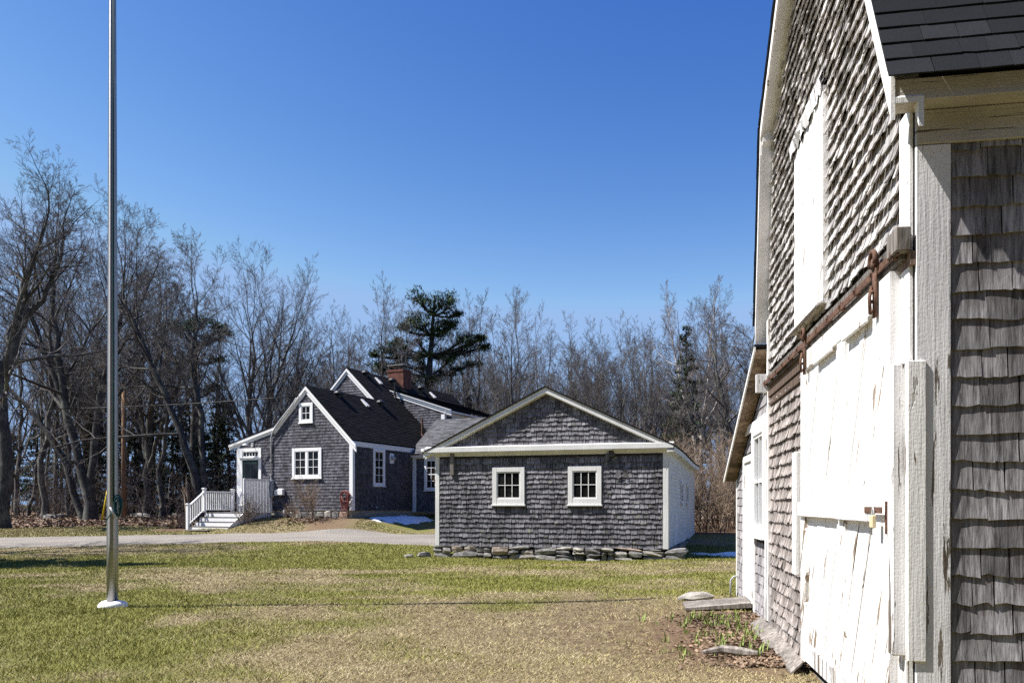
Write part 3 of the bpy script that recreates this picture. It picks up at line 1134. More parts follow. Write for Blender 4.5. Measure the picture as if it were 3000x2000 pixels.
# rollers, hasp and lock
for sx in (0.42, 2.66):
    r = MB()
    r.fbox(FG, ga(sx + 0.03), ga(sx - 0.03), 0.098, 0.112, 2.78, 3.12)
    pts = [FG.P(ga(sx) + 0.06 * math.cos(q), 0.118, 3.135 + 0.06 * math.sin(q)) for q in np.linspace(-0.5, math.pi + 0.5, 10)]
    r.tube(pts, 0.016, 6)
    r.lathe((0, 0, 0), [(0.001, 0), (0.001, 0)], 3)
    r.tube([FG.P(ga(sx), 0.088, 3.115), FG.P(ga(sx), 0.125, 3.115)], 0.035, 10)
    r.tube([FG.P(ga(sx + 0.02), 0.12, 2.98), FG.P(ga(sx - 0.01), 0.14, 2.9), FG.P(ga(sx + 0.01), 0.13, 2.8)], 0.011, 6)
    for q in range(3):
        r.tube([FG.P(ga(sx), 0.11, 2.82 + 0.06 * q), FG.P(ga(sx), 0.13, 2.82 + 0.06 * q)], 0.012, 6)
    r.build('roller_hanger', M['rust'], door, True)
h = MB()
h.fbox(FG, ga(0.58), ga(0.20), fo + 0.034, fo + 0.040, 1.545, 1.585)
h.fbox(FG, ga(0.225), ga(0.205), fo + 0.002, fo + 0.014, 1.42, 1.62)
h.build('hasp', M['rust'], door)
lk = thing('padlock', 'small brass padlock hanging from the hasp of the white sliding door', 'padlock', (*BARN_O, 0), BARN_R)
MB().fbox(FG, ga(0.345), ga(0.285), fo + 0.045, fo + 0.072, 1.455, 1.535).build('lock_body', M['brass'], lk, bevel=0.005)
MB().tube([FG.P(ga(0.315) + 0.019 * math.cos(q), fo + 0.058, 1.545 + 0.035 * max(math.sin(q), -0.4)) for q in np.linspace(-0.35, math.pi + 0.35, 12)], 0.005, 6).build('shackle', M['steel'], lk, True)

# stop posts and guides
MB().fbox(FG, ga(0.115), ga(0.018), 0.027, 0.118, 0.72, 2.42).build('stop_post', M['paint_worn'], barn, bevel=0.008)
MB().fbox(FG, ga(0.012), ga(-0.036), -0.05, 0.05, 0.70, 2.425).build('stop_board', M['paint'], barn, bevel=0.004)
MB().fbox(FG, ga(0.16), ga(0.02), 0.027, 0.045, 0.05, 0.715).build('stop_board', M['paint'], barn, bevel=0.004)
MB().fbox(FG, ga(3.16), ga(2.98), 0.02, 0.125, 0.93, 2.10).build('guide_post', M['paint'], barn, bevel=0.006)
MB().fbox(FG, ga(GL - 0.11), ga(3.0), 0.0, 0.05, 2.90, 2.975).fbox(FG, ga(GL - 0.11), ga(3.0), 0.0, 0.035, 2.80, 2.895).build('header_board', M['brownwood'], barn, bevel=0.004)
MB().fbox(FG, 0.0, GL, -0.05, 0.01, -0.2, 0.06).fbox(FS, 0.0, 9, -0.05, 0.01, -0.2, 0.05).build('sill_beam', M['oldwood'], barn)

# old boards lying at the foot of the wall
ob = thing('old_board', 'weathered grey board lying along the foot of the barn wall', 'board', (*BARN_O, 0), BARN_R)
p = [(-0.30, 5.35), (-0.14, 5.35), (-0.10, 2.9), (-0.36, 2.75)]
zz = [float(elev(*to_world(x, y, BARN_O, BARN_R))) for x, y in p]
mb = MB()
nseg = 14
for i in range(nseg + 1):
    t = i / nseg
    xo = -0.33 - 0.03 * math.sin(5 * t) + random.uniform(-0.015, 0.015)
    xi = -0.06 - 0.04 * t + random.uniform(-0.02, 0.02)
    y = 5.4 - 2.75 * t
    zg = float(elev(*to_world(-0.2, y, BARN_O, BARN_R)))
    for (x, z) in ((xo + 0.09, zg + 0.0), (xo + 0.09, zg + 0.022), (xi - 0.02, zg + 0.12), (xi - 0.02, zg + 0.098)):
        mb.v.append((x, y, z))
for i in range(nseg):
    for j in range(4):
        mb.f.append((4 * i + j, 4 * i + (j + 1) % 4, 4 * i + 4 + (j + 1) % 4, 4 * i + 4 + j))
mb.f += [(0, 1, 2, 3), (4 * nseg + 3, 4 * nseg + 2, 4 * nseg + 1, 4 * nseg)]
mb.build('plank', M['oldwood'], ob)
lg = thing('driftwood_stick', 'short broken grey stick lying on the lawn by the barn door', 'stick', (*BARN_O, 0), BARN_R)
zg = float(elev(*to_world(-0.5, 3.3, BARN_O, BARN_R)))
MB().tube([(-0.95, 3.45, zg + 0.03), (-0.75, 3.5, zg + 0.06), (-0.55, 3.42, zg + 0.05), (-0.38, 3.35, zg + 0.05)], [0.02, 0.045, 0.05, 0.02], 7).build('stick', M['oldwood'], lg)

# ------------------------------------------------------------------ lean-to beyond the barn
shed = thing('lean_to_shed', 'low shingled lean-to shed with curtained window and door beside the barn', 'shed', (*BARN_O, 0), BARN_R)
SL = 8.75
FL = Frame(0, SL, -90)


def sa(s):
    return SL - s


def shed_z(a):
    s = SL - np.asarray(a, float)
    return 3.50 - (s - 5.29) * 0.40


MB().fslab(FL, [(sa(SL), 0.02), (sa(GL + 0.002), 0.02), (sa(GL + 0.002), 3.40), (sa(SL), 2.02)], -0.1, -0.004).build('front_wall', M['sheath'], shed)
MB().box(0.1, 7, SL - 0.1, SL, 0.02, 1.98).box(6.9, 7, GL + 0.01, SL - 0.1, 0.02, 2.0).build('rear_wall', M['shed_cedar'], shed)
var_shed = [unit_shingle(rng, 0.010, 0.003, 0.003, 0.03, 2, 3) for _ in range(8)]
WIN = (5.34, 6.50, 1.20, 2.62)
DR = (6.72, 7.72, 0.20, 2.30)


def shed_span(t):
    zc = t + 0.06
    sr = GL + 0.02
    sl = min(SL - 0.08, 5.29 + (3.40 - zc) / 0.40)
    res = []
    if zc > 2.68:
        return [(sa(sl), sa(sr))] if sl > sr + 0.05 else []
    if zc > 2.38:
        return [(sa(sl), sa(6.53))] if sl > 6.6 else []
    res.append((sa(sl), sa(7.76)))
    if zc < 1.12:
        res.append((sa(6.68), sa(sr)))
    return [r_ for r_ in res if r_[1] > r_[0] + 0.03]


Al, Ul, Nl = FL.axes()
shingle_field(shed, (0, SL, 0), Al, Ul, Nl, var_shed, M['shed_cedar'], [0.02 + 0.13 * i for i in range(27)], 0.13, (0.08, 0.2), shed_span, None, 130, lambda it: -it[0],
              clampf=lambda a: shed_z(a) - 0.11, single_ok=lambda it: it[2] + 0.17 < float(shed_z(it[0])) - 0.13)
MB().fbox(FL, sa(SL + 0.01), sa(SL - 0.09), 0.0, 0.03, 0.03, 2.0).build('corner_board', M['trim_old'], shed)
MB().fbox(FL, sa(6.66), sa(6.5), 0.0, 0.035, 0.05, 2.75).build('mullion_board', M['paint'], shed)
MB().fbox(FL, sa(GL + 0.09), sa(GL + 0.01), 0.036, 0.06, 0.03, 2.62).build('jamb_board', M['paint'], shed)
MB().fbox(FL, sa(7.8), sa(GL + 0.02), 0.036, 0.05, 2.62, 2.74).build('head_board', M['paint'], shed)
wo = window(shed, FL, sa(WIN[1]), sa(WIN[0] + 0.07), WIN[2], WIN[3], 0.10, 2, 2, M['trim'], out=0.075, glass=M['clear'])
cu = MB()
nn = 60
for i in range(nn + 1):
    a = sa(WIN[1]) + 0.12 + (WIN[1] - WIN[0] - 0.3) * i / nn
    o_ = 0.004 + 0.004 * math.sin(i * 0.9) + 0.002 * math.sin(i * 2.3)
    cu.v += [FL.P(a, o_, WIN[2] + 0.12), FL.P(a, o_, WIN[3] - 0.12)]
cu.f += [(2 * i, 2 * i + 2, 2 * i + 3, 2 * i + 1) for i in range(nn)]
cu.build('curtain', M['cloth'], wo)
dp = MB()
dp.fbox(FL, sa(7.74), sa(7.62), 0.0, 0.045, 0.2, 2.32).fbox(FL, sa(6.79), sa(6.67), 0.0, 0.045, 0.2, 2.32).fbox(FL, sa(7.62), sa(6.79), 0.0, 0.047, 2.22, 2.32)
dp.build('door_casing', M['paint'], shed, bevel=0.005)
MB().fbox(FL, sa(7.618), sa(6.792), 0.0, 0.02, 0.21, 2.215).build('door', M['trim_old'], shed)
# roof, its fascia and the soffit boards one by one
r = MB()
r.hexa([(-0.20, 5.25, 3.545), (7.1, 5.25, 3.545), (7.1, 9.05, 2.025), (-0.20, 9.05, 2.025), (-0.20, 5.25, 3.57), (7.1, 5.25, 3.57), (7.1, 9.05, 2.05), (-0.20, 9.05, 2.05)])
r.build('roof', M['asphalt_house'], shed)
MB().fstrip(FL, (sa(9.05), 2.02), (sa(5.25), 3.54), 0.06, 0.185, 0.205).build('fascia', M['trim_old'], shed)
k = 0
s_ = 5.27
while s_ < 9.02:
    s2 = min(s_ + 0.17, 9.03)
    za, zb = 3.50 - (s_ + 0.004 - 5.25) * 0.4, 3.50 - (s2 - 0.004 - 5.25) * 0.4
    j = random.uniform(-0.004, 0.004)
    MB().hexa([(-0.183, s_ + 0.004, za + j), (0.0, s_ + 0.004, za + j), (0.0, s2 - 0.004, zb + j), (-0.183, s2 - 0.004, zb + j),
               (-0.183, s_ + 0.004, za + 0.02), (0.0, s_ + 0.004, za + 0.02), (0.0, s2 - 0.004, zb + 0.02), (-0.183, s2 - 0.004, zb + 0.02)]).build('soffit_board', M['soffit'], shed)
    s_ = s2
# ramp, step stone and pipe at the shed door
rp = thing('plank_ramp', 'grey wooden plank ramp leading up to the shed door', 'ramp', (*BARN_O, 0), BARN_R)
zg = float(elev(*to_world(-0.6, 7.2, BARN_O, BARN_R)))
for i in range(4):
    y0 = 6.85 + 0.2 * i
    MB().hexa([(-0.95, y0, zg), (0.0, y0, 0.13), (0.0, y0 + 0.19, 0.13), (-0.95, y0 + 0.19, zg), (-0.95, y0, zg + 0.035), (0.0, y0, 0.20), (0.0, y0 + 0.19, 0.20), (-0.95, y0 + 0.19, zg + 0.035)]).build('ramp_plank', M['oldwood'], rp)


def rock_mesh(seed, flat=0.6):
    r_ = np.random.default_rng(seed)
    k = 3
    pts = {}
    V = []
    F_ = []

    def vid(p):
        key = tuple(np.round(p, 3))
        if key not in pts:
            pts[key] = len(V)
            q = np.array(p, float)
            q = q / (np.abs(q) ** 3.2).sum() ** (1 / 3.2)
            V.append(q * (1 + r_.normal(0, 0.09)) + r_.normal(0, 0.05, 3))
        return pts[key]
    g = np.linspace(-1, 1, k)
    for ax in range(3):
        for sgn in (-1, 1):
            for i in range(k - 1):
                for j in range(k - 1):
                    c = []
                    for (u, v) in ((g[i], g[j]), (g[i + 1], g[j]), (g[i + 1], g[j + 1]), (g[i], g[j + 1])):
                        p = [0, 0, 0]
                        p[ax] = sgn
                        p[(ax + 1) % 3] = u
                        p[(ax + 2) % 3] = v
                        c.append(vid(p))
                    F_.append(tuple(c if sgn > 0 else c[::-1]))
    return mesh_np('stone', np.array(V) * 0.5, np.array(F_))


ROCKS = [rock_mesh(s) for s in range(10)]
for m_ in ROCKS:
    m_.materials.append(M['stone'])


def rock(name, loc, size, rz, parent=None, label=None, cat=None, group=None):
    o = bpy.data.objects.new(name, random.choice(ROCKS))
    COL.objects.link(o)
    if parent:
        o.parent = parent
    o.location = loc
    o.scale = size
    o.rotation_euler = (random.uniform(-0.1, 0.1), random.uniform(-0.1, 0.1), rz)
    if label:
        o['label'] = label
        o['category'] = cat
        if group:
            o['group'] = group
    return o


wx, wy = to_world(-0.72, 8.2, BARN_O, BARN_R)
rock('doorstep_stone', (wx, wy, float(elev(wx, wy)) + 0.05), (0.5, 0.4, 0.16), 0.4, None, 'flat grey stone on the grass in front of the shed door', 'stone')
cp = thing('conduit_pipe', 'thin white bent pipe at the far foot of the lean-to shed', 'pipe', (*BARN_O, 0), BARN_R)
MB().tube([(0.0, 8.62, 0.42), (-0.08, 8.62, 0.42), (-0.13, 8.62, 0.36), (-0.14, 8.62, 0.0)], 0.014, 8).build('bent_pipe', M['steel'], cp, True)

# ------------------------------------------------------------------ garage
gar = thing('shingled_garage', 'grey cedar shingle garage with two small six-pane windows on a stone foundation', 'garage', (*GAR_O, 0), GAR_R)
GW, GD = 7.05, 10.3
F1 = Frame(0, 0, 0)
F2 = Frame(GW, 0, 90)
RZ, EZ = 5.03, 3.36          # ridge, wall top under the roof


def gar_z(a):
    a = np.asarray(a, float)
    return RZ - np.abs(a - GW / 2) * (RZ - 3.34) / (GW / 2)


def sag(y):
    return -0.13 * sstep(2.0, 8.0, y)


body = MB()
body.fslab(F1, [(0, 0.36), (GW, 0.36), (GW, 3.3), (GW / 2, RZ - 0.06), (0, 3.3)], -0.1, -0.006)
body.box(0.0, 0.1, 0.1, GD, 0.36, 3.3).box(0.1, GW - 0.1, GD - 0.1, GD, 0.36, 3.3)
body.build('wall', M['sheath'], gar)
# right wall, bowed, carries the clapboards one by one
nb = 26
expo = 0.113
for i in range(nb):
    z0 = 0.36 + i * expo
    m_ = MB()
    ny = 10
    for j in range(ny + 1):
        y = GD * j / ny
        sg = float(sag(y)) * (0.15 + 0.85 * i / nb) 
        w_ = 0.004 * math.sin(i * 3.1 + j * 1.7)
        m_.v += [(GW + 0.020 + w_, y, z0 + sg), (GW + 0.004, y, z0 + expo * 1.12 + sg), (GW - 0.02, y, z0 + expo * 1.12 + sg), (GW - 0.02, y, z0 + sg)]
    for j in range(ny):
        for q in range(4):
            m_.f.append((4 * j + q, 4 * j + (q + 1) % 4, 4 * j + 4 + (q + 1) % 4, 4 * j + 4 + q))
    m_.f += [(3, 2, 1, 0), (4 * ny, 4 * ny + 1, 4 * ny + 2, 4 * ny + 3)]
    m_.build('clapboard', M['clap'], gar)
MB().box(GW - 0.08, GW - 0.021, 0.1, GD - 0.1, 0.36, 3.2).build('side_sheathing', M['sheath'], gar)
WINS = [(1.853, 2.859), (4.181, 5.172)]
random.seed(21)
var_gar = [unit_shingle(rng, 0.017, 0.011, 0.002, 0.04, 2, 4) for _ in range(16)]
holes = [(a0, a1, 1.56, 2.71) for a0, a1 in WINS]


def gspan(t):
    if t < 3.0:
        segs = [(0.13, GW - 0.13)]
        for h_ in holes:
            if h_[2] - 0.06 < t + 0.05 < h_[3] + 0.02 - 0.05:
                new = []
                for a0, a1 in segs:
                    if h_[0] > a0 and h_[1] < a1:
                        new += [(a0, h_[0] - 0.005), (h_[1] + 0.005, a1)]
                    else:
                        new.append((a0, a1))
                segs = new
        return segs
    half = (RZ - 0.20 - t) * (GW / 2) / (RZ - 3.34)
    return [(GW / 2 - half, GW / 2 + half)] if half > 0.05 else []


c_gar = [0.33 + 0.146 * i for i in range(18)] + [3.36 + 0.138 * i for i in range(11)]
A1_, U1_, N1_ = F1.axes()
shingle_field(gar, (0, 0, 0), A1_, U1_, N1_, var_gar, M['garage_cedar'], c_gar, 0.146, (0.07, 0.19), gspan, None, 300,
              lambda it: -it[0] * 0.2 + abs(it[2] - 1.8) + random.uniform(0, 1.0), jit=0.016, gap=0.011, clampf=lambda a: gar_z(a) - 0.14,
              single_ok=lambda it: it[2] + 0.19 < min(float(gar_z(it[0])), float(gar_z(it[0] + it[1]))) - 0.15)
for a0, a1 in WINS:
    window(gar, F1, a0, a1, 1.60, 2.71, 0.135, 3, 2, M['trim_old'], out=0.06, low=0.07)
for y0, y1 in ((3.9, 4.7), (6.1, 6.9)):
    window(gar, F2, y0, y1, 1.62, 2.36, 0.09, 2, 2, M['trim_old'], out=0.05)
MB().fbox(F1, -0.005, 0.125, 0.0, 0.035, 0.34, 3.06).build('corner_board', M['trim_old'], gar, bevel=0.004)
MB().fbox(F1, GW - 0.125, GW + 0.03, 0.0, 0.035, 0.34, 3.06).build('corner_board', M['trim_old'], gar, bevel=0.004)
MB().fbox(F2, 0.0, 0.10, 0.021, 0.045, 0.35, 3.06).build('corner_board', M['trim_old'], gar, bevel=0.004)
MB().fbox(F1, -0.02, GW + 0.03, 0.0, 0.04, 3.062, 3.20).build('frieze_board', M['trim_old'], gar, bevel=0.004)
cn = MB()
cn.fbox(F1, -0.28, GW + 0.16, 0.041, 0.17, 3.16, 3.19)
cn.fbox(F1, -0.30, GW + 0.18, 0.10, 0.19, 3.191, 3.33)
cn.hexa([F1.P(-0.30, 0.19, 3.331), F1.P(GW + 0.18, 0.19, 3.331), F1.P(GW + 0.18, 0.0, 3.331), F1.P(-0.30, 0.0, 3.331),
         F1.P(-0.30, 0.185, 3.335), F1.P(GW + 0.18, 0.185, 3.335), F1.P(GW + 0.18, 0.0, 3.375), F1.P(-0.30, 0.0, 3.375)])
cn.build('cornice', M['trim_old'], gar, bevel=0.005)
slope = (RZ - 3.34) / (GW / 2)
rk = MB()
for sg, e in ((-1, -0.34), (1, GW + 0.20)):
    ze = float(gar_z(GW / 2)) - (abs(e - GW / 2)) * slope
    p0, p1 = ((e, ze), (GW / 2, RZ)) if sg < 0 else ((GW / 2, RZ), (e, ze))
    rk.fstrip(F1, (p0[0], p0[1] + 0.0), (p1[0], p1[1] + 0.0), 0.15, 0.14, 0.17)
    rk.fstrip(F1, (p0[0], p0[1] - 0.02), (p1[0], p1[1] - 0.02), 0.04, 0.0, 0.139)
    rk.fstrip(F1, (p0[0], p0[1] - 0.061), (p1[0], p1[1] - 0.061), 0.12, 0.001, 0.035)
rk.build('rake_board', M['trim_old'], gar)
rf = MB()
ny = 14
for sg, e in ((-1, -0.36), (1, GW + 0.22)):
    ze = RZ - abs(e - GW / 2) * slope
    b = len(rf.v)
    for j in range(ny + 1):
        y = -0.20 + (GD + 0.4) * j / ny
        sd = float(sag(y)) if sg > 0 else float(sag(y)) * 0.5
        for (x, z) in ((GW / 2, RZ + 0.003), (e, ze + sd + 0.003), (e, ze + sd + 0.045), (GW / 2, RZ + 0.045)):
            rf.v.append((x, y, z))
    for j in range(ny):
        for q in range(4):
            rf.f.append((b + 4 * j + q, b + 4 * j + (q + 1) % 4, b + 4 * j + 4 + (q + 1) % 4, b + 4 * j + 4 + q))
    rf.f += [(b, b + 1, b + 2, b + 3), (b + 4 * ny + 3, b + 4 * ny + 2, b + 4 * ny + 1, b + 4 * ny)]
rf.build('roof', M['asphalt_house'], gar)
# eave boards under the right roof edge, following the sag
ev = MB()
for j in range(ny + 1):
    y = -0.17 + (GD + 0.3) * j / ny
    sd = float(sag(y))
    ze = RZ - abs(GW + 0.2 - GW / 2) * slope + sd
    ev.v += [(GW + 0.20, y, ze - 0.01), (GW + 0.20, y, ze - 0.15), (GW + 0.0, y, ze - 0.17), (GW + 0.0, y, ze + 0.04)]
for j in range(ny):
    for q in range(4):
        ev.f.append((4 * j + q, 4 * j + (q + 1) % 4, 4 * j + 4 + (q + 1) % 4, 4 * j + 4 + q))
ev.f += [(0, 1, 2, 3), (4 * ny + 3, 4 * ny + 2, 4 * ny + 1, 4 * ny)]
ev.build('eave_board', M['trim_old'], gar)
MB().fbox(F1, -0.40, -0.28, 0.10, 0.24, 3.20, 3.30).build('gutter_end', M['trim'], gar, bevel=0.02)
MB().fbox(F1, 0.50, 0.62, 0.03, 0.09, 2.50, 3.18).build('hanging_post', M['oldwood'], gar, bevel=0.005)
sp = thing('rusty_bracket', 'rusty iron bracket sticking out beside the left corner of the garage', 'bracket', (*GAR_O, 0), GAR_R)
MB().tube([(-0.02, 0.25, 1.95), (-0.12, 0.22, 2.35), (-0.22, 0.2, 2.5)], 0.022, 6).tube([(-0.02, 0.3, 2.2), (-0.16, 0.25, 2.75)], 0.016, 6).build('iron_bar', M['rust'], sp)
# loose, tilted shingles
for (a, z, rr) in ((5.55, 2.45, 0.35), (5.82, 2.47, -0.1), (5.25, 3.0, 0.5), (5.45, 3.02, -0.4)):
    o = bpy.data.objects.new('loose_shingle', bpy.data.objects[[x.name for x in gar.children if x.name.startswith('shingle')][int(a * 7) % 20]].data)
    COL.objects.link(o)
    o.parent = gar
    o.location = F1.P(a, 0.03, z - 0.07)
    o.rotation_euler = (math.radians(random.uniform(10, 22)), rr, random.uniform(-0.2, 0.2))
    o.scale = (0.14, 1, 0.2)
# stone foundation, each stone a part
random.seed(33)
a = -0.1
while a < GW + 0.05:
    wd = random.uniform(0.3, 0.85)
    gz = float(elev(*to_world(a + wd / 2, 0, GAR_O, GAR_R))) - 0.05
    top = 0.355
    z = gz
    while z < top - 0.03:
        hh = min(random.uniform(0.08, 0.24), top - z)
        if top - (z + hh) < 0.05:
            hh = top - z
        sub = random.choice([1, 1, 2]) if wd > 0.3 else 1
        q0 = a
        for q in range(sub):
            ww = wd / sub * random.uniform(0.9, 1.15)
            rock('foundation_stone', (q0 + ww / 2, 0.10 + random.uniform(-0.05, 0.05), z + hh / 2), (ww * 1.1, 0.36, hh * 1.12), random.uniform(-0.12, 0.12), gar)
            q0 += wd / sub
        z += hh
    a += wd
for j in range(16):
    y = 0.4 + j * 0.62
    rock('foundation_stone', (GW - 0.1, y, 0.2 + random.uniform(-0.03, 0.03)), (0.4, 0.6, 0.34), random.uniform(-0.2, 0.2), gar)
for i, (lx, ly, lb) in enumerate([(-0.35, -0.1, 'grey stone in the grass at the left corner of the garage'), (-0.75, -0.35, 'small pale flat stone left of the garage corner stone')]):
    wx, wy = to_world(lx, ly, GAR_O, GAR_R)
    rock('field_stone', (wx, wy, float(elev(wx, wy)) + 0.05), (0.45 - 0.15 * i, 0.3, 0.22 - 0.12 * i), 0.3, None, lb, 'stone')

# ------------------------------------------------------------------ house
hou = thing('shingled_house', 'dark shingled house with white trim and brick chimney behind the driveway', 'house', (*HOU_O, 0), HOU_R)
HB = 1.35
FA = Frame(-6.5, 0, 0)        # front gable wall: a = 6.5 - s
FR = Frame(0, 0, 90)          # right wall: a = d


def ha(s):
    return 6.5 - s


def front_z(a):
    s = 6.5 - np.asarray(a, float)
    return np.interp(s, [-0.15, 2.5, 4.3, 7.0], [4.30, 6.95, 5.15, 4.42])


def roofline(o):
    return [(ha(s), z - o) for s, z in ((6.5, 4.55), (4.3, 5.15), (2.5, 6.95), (0.0, 4.45))]


b = MB()
b.fslab(FA, [(ha(6.5), HB), (ha(0), HB)] + roofline(0.05)[::-1], -0.12, -0.004)
b.fbox(FR, 0.12, 5.6, -0.12, -0.004, HB, 4.35)
b.box(-6.5, -6.4, 0.12, 5.6, HB, 4.4)
b.build('front_wall', M['sheath'], hou)
d0, d1 = 5.6, 17.1
mm = MB()
FM = Frame(-8.6, d0, 0)
mm.fslab(FM, [(0, HB), (8.6, HB), (8.6, 4.35), (4.3, 8.68), (0, 4.35)], -0.12, -0.004)
mm.box(-0.12, -0.004, d0 + 0.12, d1, HB, 4.4).box(-8.6, -8.5, d0 + 0.12, d1, HB, 4.35)
FE = Frame(0, d1, 180)
mm.fslab(FE, [(0, HB), (8.6, HB), (8.6, 4.35), (4.3, 8.68), (0, 4.35)], -0.12, -0.004)
# dormer box
mm.fslab(Frame(0, 8.32, 0), [(-3.45, 7.85), (-0.05, 4.45), (0.0, 4.45), (0.0, 6.62)], -0.12, -0.004)
mm.box(-0.12, -0.006, 8.45, d1 - 0.2, 4.4, 6.6)
mm.build('main_wall', M['sheath'], hou)
random.seed(41)
lite = [lite_shingle(rng, 0.024) for _ in range(12)]
WINH = [(ha(2.89), ha(2.12), 5.30, 6.18), (ha(3.28), ha(1.64), 2.79, 4.15)]
DOORH = (ha(6.35), ha(5.08), 1.27, 4.23)


def hspan(t):
    zc = t + 0.09
    ss = np.linspace(0.0, 6.5, 300)
    ok = ss[front_z(6.5 - ss) - 0.20 > zc]
    if len(ok) < 4:
        return []
    segs = [(ha(min(ok.max(), 6.38)), ha(max(ok.min(), 0.14)))]
    for h_ in WINH + [DOORH]:
        if h_[2] - 0.05 < zc < h_[3] + 0.03:
            new = []
            for a0, a1 in segs:
                if h_[1] > a0 and h_[0] < a1:
                    if h_[0] - a0 > 0.03:
                        new.append((a0, h_[0]))
                    if a1 - h_[1] > 0.03:
                        new.append((h_[1], a1))
                else:
                    new.append((a0, a1))
            segs = new
    return segs


Aa, Ua, Na = FA.axes()
EH = 0.137
shingle_field(hou, (-6.5, 0, 0), Aa, Ua, Na, lite, M['house_cedar'], [HB - 0.02 + EH * i for i in range(42)], EH, (0.08, 0.17), hspan, None, name='front_shingle',
              jit=0.003, gap=0.003, clampf=lambda a: front_z(a) - 0.12)
WR = (1.56, 2.52, 2.46, 4.18)
VR = (2.96, 3.32, 3.55, 4.02)


def rspan(t):
    zc = t + 0.07
    segs = [(0.12, 5.5)]
    for h_ in (WR, VR):
        if h_[2] - 0.03 < zc < h_[3]:
            segs = [x for a0, a1 in segs for x in (((a0, h_[0]), (h_[1], a1)) if (h_[0] > a0 and h_[1] < a1) else ((a0, a1),))]
    return segs


Ar, Ur, Nr = FR.axes()
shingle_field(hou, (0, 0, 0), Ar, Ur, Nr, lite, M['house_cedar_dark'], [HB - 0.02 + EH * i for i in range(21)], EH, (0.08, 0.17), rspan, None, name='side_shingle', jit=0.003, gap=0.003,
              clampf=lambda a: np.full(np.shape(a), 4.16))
shingle_field(hou, (-8.6, d0, 0), Aa, Ua, Na, lite, M['house_cedar'], [6.0 + EH * i for i in range(20)], EH, (0.08, 0.17),
              lambda t: [(4.3 - (8.55 - t), 4.3 + (8.55 - t))] if t < 8.45 else [], None, name='gable_shingle', jit=0.003, gap=0.003,
              clampf=lambda a: 8.6 - np.abs(a - 4.3))
shingle_field(hou, (-3.5, 8.32, 0), Aa, Ua, Na, lite, M['house_cedar'], [4.5 + EH * i for i in range(25)], EH, (0.08, 0.17),
              lambda t: [(max(0.05, 3.5 - (t + 0.02 - 4.42)), min(3.38, (7.72 - t) / 0.335))] if t < 7.6 else [], None, name='dormer_shingle', jit=0.003, gap=0.003,
              clampf=lambda a: 7.85 - a * 0.335)
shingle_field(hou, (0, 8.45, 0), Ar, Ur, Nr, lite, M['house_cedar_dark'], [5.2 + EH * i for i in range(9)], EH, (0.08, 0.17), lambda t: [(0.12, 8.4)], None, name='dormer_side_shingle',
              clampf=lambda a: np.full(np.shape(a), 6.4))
# trim
MB().fbox(FA, ha(6.55), ha(6.38), -0.002, 0.035, 1.25, 4.45).build('corner_board', M['trim'], hou)
MB().fbox(FA, ha(0.15), ha(-0.03), -0.002, 0.035, 1.33, 4.34).build('corner_board', M['trim'], hou)
MB().fbox(FR, 0.0, 0.13, 0.0, 0.03, 1.33, 4.19).build('corner_board', M['trim'], hou)
MB().fbox(FR, -0.04, 8.2, 0.0, 0.03, 4.17, 4.30).fbox(FR, -0.04, 8.2, 0.0, 0.045, 4.301, 4.385).build('eave_trim', M['trim'], hou)
rk = MB()
pts = [(ha(7.0), 4.42), (ha(4.3), 5.15), (ha(2.5), 6.95), (ha(-0.22), 4.23)]
for i in range(3):
    sl_ = abs((pts[i + 1][1] - pts[i][1]) / (pts[i + 1][0] - pts[i][0]))
    hh = 0.24 * math.hypot(1, sl_)
    rk.fstrip(FA, pts[i], pts[i + 1], hh, 0.0, 0.045)
    rk.fstrip(FA, (pts[i][0], pts[i][1] + 0.003), (pts[i + 1][0], pts[i + 1][1] + 0.003), hh * 0.5, 0.046, 0.10)
rk.build('front_rake', M['trim'], hou)
rk = MB()
for p0, p1 in (((-0.2, 4.25), (4.3, 8.75)), ((4.3, 8.75), (8.62, 4.43))):
    rk.fstrip(FM, p0, p1, 0.34, 0.0, 0.045)
    rk.fstrip(FM, (p0[0], p0[1] + 0.003), (p1[0], p1[1] + 0.003), 0.17, 0.046, 0.10)
rk.build('main_rake', M['trim'], hou)
FD = Frame(-3.6, 8.32, 0)
rk = MB()
rk.fstrip(FD, (0.05, 7.98), (4.05, 6.66), 0.32, 0.0, 0.05)
rk.fstrip(FD, (0.05, 7.985), (4.05, 6.665), 0.18, 0.051, 0.09)
rk.fstrip(FD, (0.05, 7.99), (4.05, 6.67), 0.08, 0.091, 0.13)
rk.build('dormer_rake', M['trim'], hou)
MB().fbox(FD, 3.42, 3.63, -0.002, 0.03, 4.45, 6.42).fbox(FR, 8.32, 8.5, 0.0, 0.03, 4.4, 6.35).fbox(FR, 8.3, 17.1, 0.0, 0.05, 6.38, 6.52).fbox(FR, 8.25, 17.1, 0.05, 0.40, 6.53, 6.60).build('dormer_trim', M['trim'], hou)
# roofs: decks plus joined courses
rl = MB()


def slab(rb, q, up=0.05):
    """q: four points (x,y,z) of the underside, thickened upward"""
    rb.hexa([*q, *[(x, y, z + up) for x, y, z in q]])


